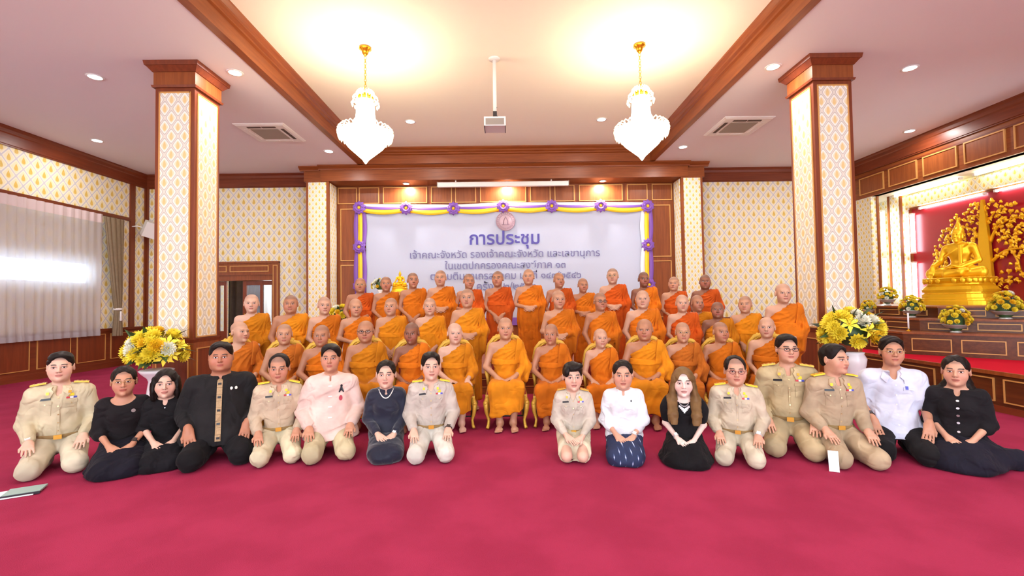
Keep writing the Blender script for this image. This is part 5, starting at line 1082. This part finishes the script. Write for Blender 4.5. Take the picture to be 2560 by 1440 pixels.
def lettering(txt, px0, px1, py, mat, wt=.006):
    c = bpy.data.curves.new('lettering', 'FONT'); c.body = txt; c.align_x = 'CENTER'; c.size = 1; c.offset = wt; c.extrude = .012; c.resolution_u = 3
    t = bpy.data.objects.new('lettering', c); COL.objects.link(t); bpy.context.view_layer.update(); dg = bpy.context.evaluated_depsgraph_get()
    me = bpy.data.meshes.new_from_object(t.evaluated_get(dg)); bpy.data.objects.remove(t); me.materials.clear(); me.materials.append(MAT[mat]); me.name = 'lettering'
    co = np.zeros(len(me.vertices) * 3, np.float32); me.vertices.foreach_get('co', co); co = co.reshape(-1, 3); a, b = onY(px0, py, YBN - .05), onY(px1, py, YBN - .05)
    w = co[:, 0].max() - co[:, 0].min(); k = (b.x - a.x) / w; cx = (co[:, 0].max() + co[:, 0].min()) / 2
    out = np.stack([(co[:, 0] - cx) * k + (a.x + b.x) / 2, -.045 - co[:, 2] * k, a.z * .5 + b.z * .5 + (co[:, 1] - .0) * k], 1); me.vertices.foreach_set('co', out.astype(np.float32).ravel()); me.update()
    ed = [tuple(p.vertices) for p in me.polygons]; bins = np.zeros(600, bool); lo_, hi_ = out[:, 0].min(), out[:, 0].max(); q = ((out[:, 0] - lo_) / (hi_ - lo_) * 599).astype(int)
    for p in ed: bins[q[list(p)].min():q[list(p)].max() + 1] = True
    gap = max(3, int(.19 * k / (hi_ - lo_) * 599)); word = np.zeros(600, int); run = 0; w_ = 0
    for i in range(600):
        run = 0 if bins[i] else run + 1
        if run == gap: w_ += 1
        word[i] = w_
    fw = [int(word[q[p[0]]]) for p in ed]
    for wi in sorted(set(fw)):
        fs = [p for p, a_ in zip(ed, fw) if a_ == wi]; used = sorted({v for p in fs for v in p}); mp = {v: i for i, v in enumerate(used)}
        MB().add([tuple(map(float, out[v])) for v in used], [tuple(mp[v] for v in p) for p in fs]).build('lettering', mat, bn)
    bpy.data.meshes.remove(me)
lettering('การประชุม', 1174, 1349, 610, 'print_navy', .014)
lettering('เจ้าคณะจังหวัด รองเจ้าคณะจังหวัด และเลขานุการ', 1025, 1500, 643, 'print_glare')
lettering('ในเขตปกครองคณะสงฆ์ภาค ๑๓', 1112, 1414, 671, 'print_glare')
lettering('ตามมติมหาเถรสมาคม มติที่ ๑๔๓/๒๕๔๖', 1076, 1453, 697, 'print_glare')
lettering('ครั้งที่ ๒/๒๕๖๓', 1192, 1340, 724, 'print_glare')
sl = onY(1264, 553, YBN - .05); q = MB().lathe([(.001, 0), (.25, 0), (.25, .004), (.001, .004)], 40); q.xf(Matrix.Translation((sl.x, -.042, sl.z)) @ Matrix.Rotation(math.radians(90), 4, 'X')); seal = q.build('seal', 'seal_pink', bn)
for r, th in ((.235, .006), (.17, .005)): MB().tube([(sl.x + r * math.cos(a), -.048, sl.z + r * math.sin(a)) for a in np.linspace(0, 2 * math.pi, 41)[:-1]], th, 5, closed=True).build('seal_ring', 'seal_line', seal)
b = MB()
for i in range(24): a = i * math.pi / 12; b.obox((sl.x + .2 * math.cos(a), -.048, sl.z + .2 * math.sin(a)), ((math.cos(a), 0, math.sin(a)), (-math.sin(a), 0, math.cos(a)), (0, 1, 0)), (.016, .008, .003))
b.tube([(sl.x - .06, -.048, sl.z - .08), (sl.x - .05, -.048, sl.z + .02), (sl.x, -.048, sl.z + .12), (sl.x + .05, -.048, sl.z + .02), (sl.x + .06, -.048, sl.z - .08)], .012, 6); b.tube([(sl.x - .1, -.048, sl.z - .09), (sl.x + .1, -.048, sl.z - .09)], .01, 6); b.build('seal_emblem', 'seal_line', seal)
ros = [(899, 520), (1016, 521), (1134, 522), (1258, 516), (1379, 516), (1501, 515), (1618, 516)]
gar = empty('garland', (0, YBN, 0)); tag(gar, 'yellow white and purple ribbon swag framing the banner', 'garland')
R3 = [onY(x, y, YBN - .04) for x, y in ros]
for a, c_ in zip(R3, R3[1:]):
    for col, dz, wd, sag, yo in (('satin_white', .07, .055, .02, 0), ('ribbon_purple', .02, .05, .05, -.015), ('ribbon_yellow', -.04, .06, .07, -.03)):
        MB().grid(lambda s, v: (a.x + (c_.x - a.x) * s, yo - .04 - .02 * math.sin(v * math.pi), a.z + (c_.z - a.z) * s + dz - sag * 4 * s * (1 - s) + (v - .5) * 2 * wd * (.45 + .55 * math.sin(math.pi * min(1, max(0, s * 1.0))) ** .5)), 16, 4).build('ribbon', col, gar)
for xx, pts, order in ((899, ((899, 520), (899, 618), (899, 740)), 1), (1619, ((1618, 516), (1619, 613), (1620, 715), (1620, 790)), -1)):
    Q = [onY(x, y, YBN - .04) for x, y in pts]
    for a, c_ in zip(Q, Q[1:]):
        for col, dx in (('ribbon_purple', -.10), ('ribbon_yellow', .02), ('satin_white' if order < 0 else 'ribbon_purple', .13)):
            MB().grid(lambda s, v: (a.x + (c_.x - a.x) * s + order * dx * (.6 + .4 * math.sin(math.pi * s)) + (v - .5) * .11, -.03 - .025 * math.sin(v * math.pi) - (.01 if col == 'ribbon_yellow' else 0), a.z + (c_.z - a.z) * s), 10, 4).build('ribbon', col, gar)
pet = MB().grid(lambda s, v: ((v - .5) * .075 * math.sin(math.pi * (.15 + .85 * s)) , -.05 * math.sin(math.pi * s) - .02, .03 + .105 * s), 6, 4).mesh('petal', 'ribbon_purple')
cen = MB().sphere((0, -.05, 0), .042, 10, 8, (1, .7, 1)).mesh('centre', 'ribbon_yellow')
tops = ['at the doorway-side top corner of the banner', 'first along the banner top from the doorway side', 'second along the banner top from the doorway side', 'above the banner seal', 'first along the banner top past the seal', 'second along the banner top past the seal', 'at the altar-side top corner of the banner']
sides = [(899, 618, 'on the doorway-side edge of the banner'), (1619, 613, 'upper one on the altar-side edge of the banner'), (1622, 712, 'lower one on the altar-side edge of the banner'), (899, 715, 'lower one on the doorway-side edge of the banner')]
for (x, y), lb in list(zip(ros, tops)) + [((x, y), l) for x, y, l in sides]:
    p = onY(x, y, YBN - .06); o = empty('rosette', p); tag(o, 'purple ribbon rosette with yellow centre, ' + lb, 'rosette', 'banner rosettes')
    for ring_, n_, k in ((0, 10, 1.0), (1, 8, .72)):
        for i in range(n_):
            l = link_mesh('petal', pet, o, (0, -.02 * ring_, 0)); l.rotation_euler = (0, 2 * math.pi * (i + .5 * ring_) / n_, 0); l.scale = (k * 1.35, 1, k * 1.35)
    link_mesh('centre', cen, o)

# ------------------------------------------------------------------ seated golden image (used for the altar and, small, on the stage)
def statue_mesh(h):
    f = Field((-.60, -.46, -.02), (.60, .36, 1.06), h)
    f.ell((0, .05, .14), (.22, .17, .13), k=.06); f.ell((0, .05, .28), (.145, .10, .12), k=.06); f.ell((0, .04, .43), (.205, .125, .16), k=.06); f.cap((-.19, .04, .505), (.19, .04, .505), .062, k=.05)
    for s in (-1, 1): f.cap((s * .12, .02, .11), (s * .43, -.10, .085), .105, .085, k=.05)
    f.cap((-.43, -.12, .085), (.16, -.27, .085), .082, .055, k=.04); f.cap((.43, -.12, .085), (-.10, -.24, .055), .080, .055, k=.04); f.cap((.14, -.27, .11), (.26, -.24, .13), .045, .035, k=.03)
    f.cap((-.245, .04, .49), (-.315, .0, .29), .058, .048, k=.04); f.cap((-.315, .0, .29), (-.36, -.19, .185), .046, .036, k=.02); put_hand(f, (-.36, -.19, .185), (-.10, -.35, -1), (0, -1, .3), 1, .1, .04, 1.35)
    f.cap((.245, .04, .49), (.315, .05, .28), .058, .048, k=.04); f.cap((.315, .05, .28), (.10, -.17, .175), .046, .036, k=.02); put_hand(f, (.10, -.17, .175), (-1, -.25, -.05), (0, -.3, -1), 1, -.1, .04, 1.25)
    f.cap((0, .045, .55), (0, .03, .63), .058, .055, k=.03)
    R = euler(.06, 0, 0); put_head(f, V3(0, .01, .70), R, 1.05, .98, .95, .98)
    for s in (-1, 1): f.ell((s * .084, .02, .665), (.010, .018, .055), k=.01)
    f.ell((0, .035, .745), (.092, .105, .085), k=.02); f.ell((0, -.095, .665), (.068, .07, .105), op='s', k=.012); put_head(f, V3(0, .008, .698), R, 1.04, .97, .95, .98)
    f.ell((0, .03, .84), (.052, .055, .05), k=.03); f.cap((0, .03, .87), (0, .03, .97), .026, .006, k=.02); f.cap((0, .02, .90), (.0, .01, 1.02), .016, .003, k=.01)
    f.box((.09, -.10, .36), (.030, .03, .17), .012, k=.015); f.cap((.19, -.05, .55), (-.20, -.07, .36), .022, .018, k=.03)
    return f.mesh()
vs, qs = statue_mesh(.0085); ST = np_mesh('figure', vs, qs, 'gold_statue')
def lotus(w, d, prof):
    b = MB(); n = 40; vs = []; fs = []
    for r, z in prof:
        for i in range(n):
            a = 2 * math.pi * i / n; c, s = math.cos(a), math.sin(a); e = 2 / 3.2; vs.append((w * r * math.copysign(abs(c) ** e, c), d * r * math.copysign(abs(s) ** e, s), z))
    k = len(prof)
    for j in range(k - 1):
        for i in range(n): fs.append((j * n + i, j * n + (i + 1) % n, (j + 1) * n + (i + 1) % n, (j + 1) * n + i))
    fs += [tuple(range(n - 1, -1, -1)), tuple(range((k - 1) * n, k * n))]; return b.add(vs, fs)
def statue(loc, rz, sc, label, sl_=.86):
    o = empty('buddha_statue', loc, rz); o.scale = (sc * sl_, sc * sl_, sc); tag(o, label, 'statue')
    lotus(.62, .52, [(1, 0), (1, .06), (.95, .07), (.95, .10), (.90, .11), (.90, .17), (.84, .18), (.84, .20)]).build('plinth', 'gold_statue', o)
    lotus(.54, .44, [(1.02, .20), (1.04, .24), (.96, .29), (.88, .32), (.88, .34), (.98, .38), (1.02, .42), (.95, .43)]).build('lotus_throne', 'gold_statue', o)
    pt = MB().sphere((0, 0, 0), .05, 8, 6, (1, .4, 1)).mesh('lotus_petal', 'gold_statue')
    for i in range(26):
        a = 2 * math.pi * i / 26; c, s = math.cos(a), math.sin(a); e = 2 / 3.2; link_mesh('lotus_petal', pt, o, (.525 * math.copysign(abs(c) ** e, c), .43 * math.copysign(abs(s) ** e, s), .385), a + math.pi / 2)
    link_mesh('figure', ST, o, (0, .02, .42)); return o

# ------------------------------------------------------------------ altar platform and tiers
def poly_slab(name, pts, z0, z1, mat, parent=None, top=None):
    n = len(pts); b = MB(); vs = [(x, y, z) for z in (z0, z1) for x, y in pts]; b.add(vs, [(i, (i + 1) % n, n + (i + 1) % n, n + i) for i in range(n)] + [tuple(range(n - 1, -1, -1))]); b.m(1 if top else 0).add([(x, y, z1) for x, y in pts], [tuple(range(n))])
    return b.build(name, (mat, top) if top else mat, parent)
plt_ = struct(poly_slab('floor_platform', [(5.85, 3.6), (XR + .8, 3.6), (XR + .8, 11.74), (5.85, 11.74)], 0, .48, 'wood_altar', None, 'carpet_red'))
MB().box(5.82, 5.85, 3.57, 11.74, .44, .485).build('nosing', 'wood', plt_); MB().box(5.83, 5.85, 3.6, 11.74, 0, .08).build('skirting', 'wood_dark_y', plt_)
for i in range(10): panel(plt_, (5.85, 11.5 - i * .765, .12), (0, -1, 0), (-1, 0, 0), .66, .28, ('wood_altar', 'gold_bead'), .014)
tiers = []
for k, (xf_, yc, zz0, zz1, mt) in enumerate(((6.30, 7.26, .48, .83, 'wood_altar'), (6.72, 7.42, .83, 1.03, 'wood_altar'), (7.20, 7.60, 1.03, 1.22, 'wood_altar'))):
    ye = yc - (8.9 - xf_) * 1.105; pts = [(xf_, 10.98), (xf_, yc), (8.88, ye), (8.88, 6.0), (9.40, 6.0), (9.40, 10.98)]
    o = empty('altar_tier', (xf_, yc, zz0)); tag(o, ('lowest', 'middle', 'topmost')[k] + ' stepped tier of the dark wooden altar with gold inlaid panels', 'altar', 'altar tiers')
    loc = [(x - xf_, y - yc) for x, y in pts]; poly_slab('body', loc, 0, zz1 - zz0 - .03, mt, o); 
    big = [(-.02, 10.98 - yc), (-.02, -.01), (8.88 - xf_, ye - yc - .03), (8.88 - xf_, 6.0 - yc), (9.40 - xf_, 6.0 - yc), (9.40 - xf_, 10.98 - yc)]; poly_slab('top', big, zz1 - zz0 - .03, zz1 - zz0, 'wood', o)
    hh = zz1 - zz0 - .03
    for i in range(6): panel(o, (0, 3.40 - i * .55, hh * .18), (0, -1, 0), (-1, 0, 0), .46, hh * .62, ('wood_altar', 'gold_bead'), .013)
    dv = Vector((1, -1.105, 0)).normalized(); nv = Vector((-1.105, -1, 0)).normalized()
    for i in range(6): panel(o, dv * (.10 + i * .56) + Vector((0, 0, hh * .18)), dv, nv, .46, hh * .62, ('wood_altar', 'gold_bead'), .013)
    tiers.append(o)
sp = onX(2385, 765, 8.85); statue((8.80, 8.83, 1.22), math.radians(-72), 1.22, 'large golden seated Buddha on the altar before the red wall', .76)
# --- sacred tree relief on the red wall
xt = xa - .10; tr = empty('tree_relief', (xt, 9.06, 1.3)); tag(tr, 'golden Bodhi tree relief with heart-shaped leaves on the red wall', 'relief')
def T(u, v): return (0, -u, v)       # u: towards the camera side, v: up
tb = MB(); 
def limb(pts, r0, r1, name='branch'):
    n = len(pts); P_ = []
    for i in range(n - 1):
        for s in range(4): t = s / 4; a = np.array(pts[max(i - 1, 0)], float); b_ = np.array(pts[i], float); c_ = np.array(pts[i + 1], float); d_ = np.array(pts[min(i + 2, n - 1)], float); P_.append(.5 * ((2 * b_) + (c_ - a) * t + (2 * a - 5 * b_ + 4 * c_ - d_) * t * t + (3 * b_ - a - 3 * c_ + d_) * t ** 3))
    P_.append(np.array(pts[-1], float)); m = len(P_)
    MB().tube([T(*p) for p in P_], [r0 + (r1 - r0) * i / (m - 1) for i in range(m)], 8).build(name, 'gold_statue', tr); return P_
MB().add([(x, y, z) for x in (.0, -.06) for y, z in ((.30, 0), (.16, .15), (.125, .6), (.10, 1.2), (.05, 1.75), (.015, 2.02), (-.015, 2.02), (-.05, 1.75), (-.10, 1.2), (-.125, .6), (-.16, .15), (-.45, 0))], [tuple(range(12))[::-1], tuple(range(12, 24))] + [(i, (i + 1) % 12, 12 + (i + 1) % 12, 12 + i) for i in range(12)]).build('trunk', 'gold_statue', tr)
br = []
for s in (-1, 1):
    br += [limb([(s * .08, .75), (s * .35, .95), (s * .70, .98), (s * 1.10, 1.10)], .035, .012), limb([(s * .08, 1.15), (s * .22, 1.42), (s * .50, 1.55), (s * .85, 1.50)], .032, .012), limb([(s * .45, .97), (s * .55, .75), (s * .62, .50), (s * .95, .38), (s * 1.15, .50)], .024, .01),
           limb([(s * .40, .95), (s * .48, 1.15), (s * .40, 1.28)], .02, .008), limb([(s * .10, .15), (s * .25, .32), (s * .42, .35)], .022, .008), limb([(s * .05, 1.55), (s * .18, 1.72), (s * .35, 1.75)], .02, .008), limb([(s * .80, 1.0), (s * .95, .80), (s * .85, .65)], .018, .008)]
lf = []; nL = 14
for j in range(nL):
    a = 2 * math.pi * j / nL; r = .062 * (1 + .12 * math.cos(2 * a)); x = r * math.sin(a) * 1.05; z = .05 - r * math.cos(a) * (1.25 if math.cos(a) < 0 else .8); lf.append((x, z))
lf = [(0, .135), (.022, .085), (.060, .055), (.066, .012), (.038, -.012), (0, .0), (-.038, -.012), (-.066, .012), (-.060, .055), (-.022, .085)]
LM = MB().add([(-.012, y, z) for y, z in lf] + [(-.03, 0, .045)] + [(0, y, z) for y, z in lf], [((i + 1) % 10, i, 10) for i in range(10)] + [(i, (i + 1) % 10, 11 + (i + 1) % 10, 11 + i) for i in range(10)]).mesh('leaf', 'gold_statue')
rnd = random.Random(8); taken = []; cnt = 0
while cnt < 296:
    if rnd.random() < .55: bq = rnd.choice(br); p = bq[rnd.randrange(3, len(bq))]; u, v = p[0] + rnd.gauss(0, .10), p[1] + rnd.gauss(0, .10)
    else:
        a = rnd.uniform(-.25, math.pi + .25); r = 1.12 * math.sqrt(rnd.uniform(.12, 1)); u, v = r * math.cos(a), .95 + r * math.sin(a) * .95
    if abs(u) < .14 and v < 1.55 or v < .18 or u * u + (v - .95) ** 2 > 1.45: 
        if rnd.random() < .98: continue
    if any((u - a) ** 2 + (v - c_) ** 2 < .0050 for a, c_ in taken): 
        if rnd.random() < .9: continue
    taken.append((u, v)); l = link_mesh('leaf', LM, tr, T(u, v)); l.location.x = -rnd.uniform(.0, .035); l.rotation_euler = (rnd.uniform(-1.2, 1.2) + math.pi, 0, 0); k = rnd.uniform(.48, .76); l.scale = (1, k, k); cnt += 1

# ------------------------------------------------------------------ flowers
plain('petal_yellow', (250, 228, 66), .6, nz=.06, scale=20); plain('petal_gold', (246, 204, 40), .6, nz=.06, scale=20); plain('petal_white', (240, 238, 220), .6); plain('leaf_green', (52, 82, 40), .5, nz=.25, scale=12); plain('leaf_dark', (36, 58, 32), .5)
plain('porcelain', (236, 234, 238), .25); plain('cloth_blue', (38, 48, 128), .6); plain('silver_bowl', (198, 200, 198), .3, .5)
def mum(mat, layers=((13, .080, .05), (13, .076, .4), (11, .066, .75), (9, .052, 1.05), (6, .036, 1.35))):
    b = MB()
    for n, L, el in layers:
        for i in range(n):
            a = 2 * math.pi * (i + .5 * (n % 2) + el) / n; d = Vector((math.cos(a) * math.cos(el), math.sin(a) * math.cos(el), math.sin(el))); s = Vector((-math.sin(a), math.cos(a), 0)); up = d.cross(s); w = L * .26
            p = Vector((0, 0, 0)); m = d * L * .6; e = d * L + up * -.0 + Vector((0, 0, .012))
            b.add([p, m + s * w + Vector((0, 0, .006)), e, m - s * w + Vector((0, 0, .006)), m - up * .012], [(0, 1, 4), (1, 2, 4), (2, 3, 4), (3, 0, 4)], True)
    return b.mesh('flower', mat)
def lily(mat):
    b = MB()
    for i in range(6):
        a = math.pi * i / 3; d = Vector((math.cos(a), math.sin(a), .0)); s = Vector((-math.sin(a), math.cos(a), 0)); q = [Vector((0, 0, -.03)), d * .05 + s * .022 + Vector((0, 0, .02)), d * .11 + Vector((0, 0, .0)), d * .05 - s * .022 + Vector((0, 0, .02)), d * .05 + Vector((0, 0, .012))]
        b.add(q, [(0, 1, 4), (1, 2, 4), (2, 3, 4), (3, 0, 4)], True)
    for i in range(4): a = i * 1.57; b.tube([(0, 0, -.02), (.015 * math.cos(a), .015 * math.sin(a), .045)], .003, 4)
    return b.mesh('lily', mat)
def leafm(mat): return MB().add([(0, 0, 0), (.05, .03, .01), (.15, 0, -.02), (.05, -.03, .01), (.07, 0, .0)], [(0, 1, 4), (1, 2, 4), (2, 3, 4), (3, 0, 4)], True).mesh('leaf', mat)
FM = [mum('petal_yellow'), mum('petal_gold'), mum('petal_white')]; LY = lily('petal_yellow'); LF = [leafm('leaf_green'), leafm('leaf_dark')]
def face_dir(o, d):
    o.rotation_mode = 'QUATERNION'; o.rotation_quaternion = Vector((0, 0, 1)).rotation_difference(Vector(d).normalized())
def bouquet(o, c, rx, rz_, n, seed, fs=1.0, lilies=.25, white=.12, leaves=26, flat=.4, zmin=-.35):
    rnd = random.Random(seed); pts = []; tries = 0
    while len(pts) < n and tries < 4000:
        tries += 1; a = rnd.uniform(0, 2 * math.pi); z = rnd.uniform(zmin, 1); r = math.sqrt(max(0, 1 - z * z)); d = Vector((r * math.cos(a), r * math.sin(a), z))
        if any((d - e).length < 1.55 / math.sqrt(n) * 1.15 for e in pts): continue
        pts.append(d)
    for d in pts:
        k = rnd.random(); me = LY if k < lilies else FM[2] if k < lilies + white else FM[rnd.random() < .3]; nm = 'lily' if me is LY else 'flower'
        l = link_mesh(nm, me, o, (c[0] + d.x * rx, c[1] + d.y * rx * .8, c[2] + d.z * rz_)); face_dir(l, d + Vector((0, -.25, .15))); s = fs * rnd.uniform(.8, 1.2); l.scale = (s, s, s)
    for i in range(leaves):
        a = rnd.uniform(0, 2 * math.pi); z = rnd.uniform(zmin - .1, .9); r = math.sqrt(max(0, 1 - z * z)); d = Vector((r * math.cos(a), r * math.sin(a), z)); l = link_mesh('leaf', LF[i % 2], o, (c[0] + d.x * rx * .75, c[1] + d.y * rx * .6, c[2] + d.z * rz_ * .75)); l.rotation_mode = 'QUATERNION'; l.rotation_quaternion = Vector((1, 0, 0)).rotation_difference(d); l.scale = (fs * 1.3,) * 3
    MB().sphere(c, rx * .62, 12, 8, (1, .8, rz_ / rx)).build('foliage_core', 'leaf_green', o)
# big stand by the doorway-side pillar
P = onY(392, 890, 5.86); o = empty('flower_stand', (P.x, 5.86, 0)); tag(o, 'tall white stand with yellow chrysanthemums and lilies by the pillar near the curtains', 'flowers', 'flower stands by the pillars')
MB().lathe([(.20, 0), (.21, .02), (.16, .08), (.105, .30), (.085, .46), (.10, .50), (.16, .56), (.19, .60), (.17, .61)], 28).build('stand', 'porcelain', o)
MB().grid(lambda s, v: ((.215 + .015 * math.sin(s * 40)) * (.55 + .45 * (1 - v)) * math.cos(2.4 + s * 2.2), (.215) * (.55 + .45 * (1 - v)) * math.sin(2.4 + s * 2.2), .005 + v * .30), 30, 6).build('drape', 'cloth_blue', o)
bouquet(o, (0, 0, .84), .32, .26, 46, 3, 1.15, .3, .10, 20)
P = onY(2130, 855, 5.78); o = empty('flower_stand', (P.x, 5.78, 0)); tag(o, 'white vase with yellow chrysanthemums by the pillar near the altar', 'flowers', 'flower stands by the pillars')
MB().lathe([(.14, 0), (.15, .03), (.10, .10), (.07, .26), (.10, .40), (.14, .54), (.15, .62), (.12, .68), (.13, .70)], 28).build('vase', 'porcelain', o); bouquet(o, (0, 0, .94), .32, .27, 46, 11, 1.15, .15, .10, 20)
def bowl(X, Y, z, r, seed, label):
    P = Vector((X, Y, z)); o = empty('flower_bowl', P); tag(o, label, 'flowers', 'flower bowls on the altar'); k = r / .2
    MB().lathe([(.07 * k, 0), (.075 * k, .012), (.03 * k, .03), (.03 * k, .05), (.12 * k, .075), (.165 * k, .12), (.17 * k, .125), (.15 * k, .12)], 24).build('bowl', 'silver_bowl', o)
    bouquet(o, (0, 0, .13 + .03 * k), r, r * 1.25, 40, seed, .55 * k, 0, .06, 16, zmin=-.05)
bowl(6.86, 6.96, .83, .19, 21, 'silver bowl of yellow flowers alone on the lowest altar tier')
bowl(6.95, 7.81, 1.03, .17, 22, 'silver bowl of yellow flowers below the statue on the middle tier, doorway side')
bowl(7.54, 6.87, 1.03, .20, 23, 'silver bowl of yellow flowers on the middle tier below the tree relief')
bowl(7.42, 8.87, 1.22, .16, 24, 'bowl of yellow flowers on the topmost tier beside the light tubes'); bowl(6.94, 8.75, 1.03, .12, 25, 'small bowl of yellow flowers tucked behind the pillar edge')
P = onZ(2269, 812, 1.03); 
o = empty('candle', (6.48, 7.36, .83)); tag(o, 'thin white candle standing on the lowest altar tier', 'candle'); MB().lathe([(.035, 0), (.035, .01), (.012, .02), (.012, .04)], 14).build('holder', 'gold', o); MB().tube([(0, 0, .04), (0, 0, .30)], .012, 10).build('wax', 'porcelain', o)
# ------------------------------------------------------------------ small altar table on the stage
P = onY(1000, 738, 9.6); zt = P.z; o = empty('altar_table', (P.x, 9.6, .30)); tag(o, 'golden altar table on the stage carrying the small statue', 'table')
b = MB(); b.box(-.55, .55, -.25, .25, zt - .30 - .05, zt - .30); b.build('table_top', 'gold_chair', o)
for sx in (-1, 1):
    for sy in (-1, 1): MB().tube([(sx * .50, sy * .2, zt - .35), (sx * .52, sy * .22, .5), (sx * .48, sy * .2, .25), (sx * .53, sy * .23, .02)], [.035, .03, .025, .035], 8).build('leg', 'gold_chair', o)
MB().box(-.5, .5, -.21, .21, zt - .45, zt - .35).build('apron', 'gold_chair', o)
MB().box(-.14, .14, -.12, .12, 0, .07).xf(Matrix.Translation((0, 0, zt - .30))).build('riser', 'gold_chair', o)
statue((P.x, 9.6, zt + .07), 0, .33, 'small golden Buddha statue on the stage altar table')
o = empty('flower_vase', (P.x - .40, 9.55, zt)); tag(o, 'white and yellow flower arrangement beside the small golden statue', 'flowers'); MB().lathe([(.05, 0), (.06, .02), (.03, .05), (.06, .10), (.05, .12)], 16).build('vase', 'porcelain', o); bouquet(o, (0, 0, .2), .16, .14, 18, 31, .55, .2, .5)
P = onY(852, 785, 8.2); o = empty('flower_vase', (P.x, 8.2, .30)); tag(o, 'yellow and white flower arrangement standing at the stage end near the pilaster', 'flowers'); MB().lathe([(.14, 0), (.15, .03), (.06, .12), (.05, P.z - .62), (.12, P.z - .45), (.1, P.z - .44)], 20).build('stand', 'porcelain', o); bouquet(o, (0, 0, P.z - .32), .20, .15, 18, 33, .8, .2, .35)
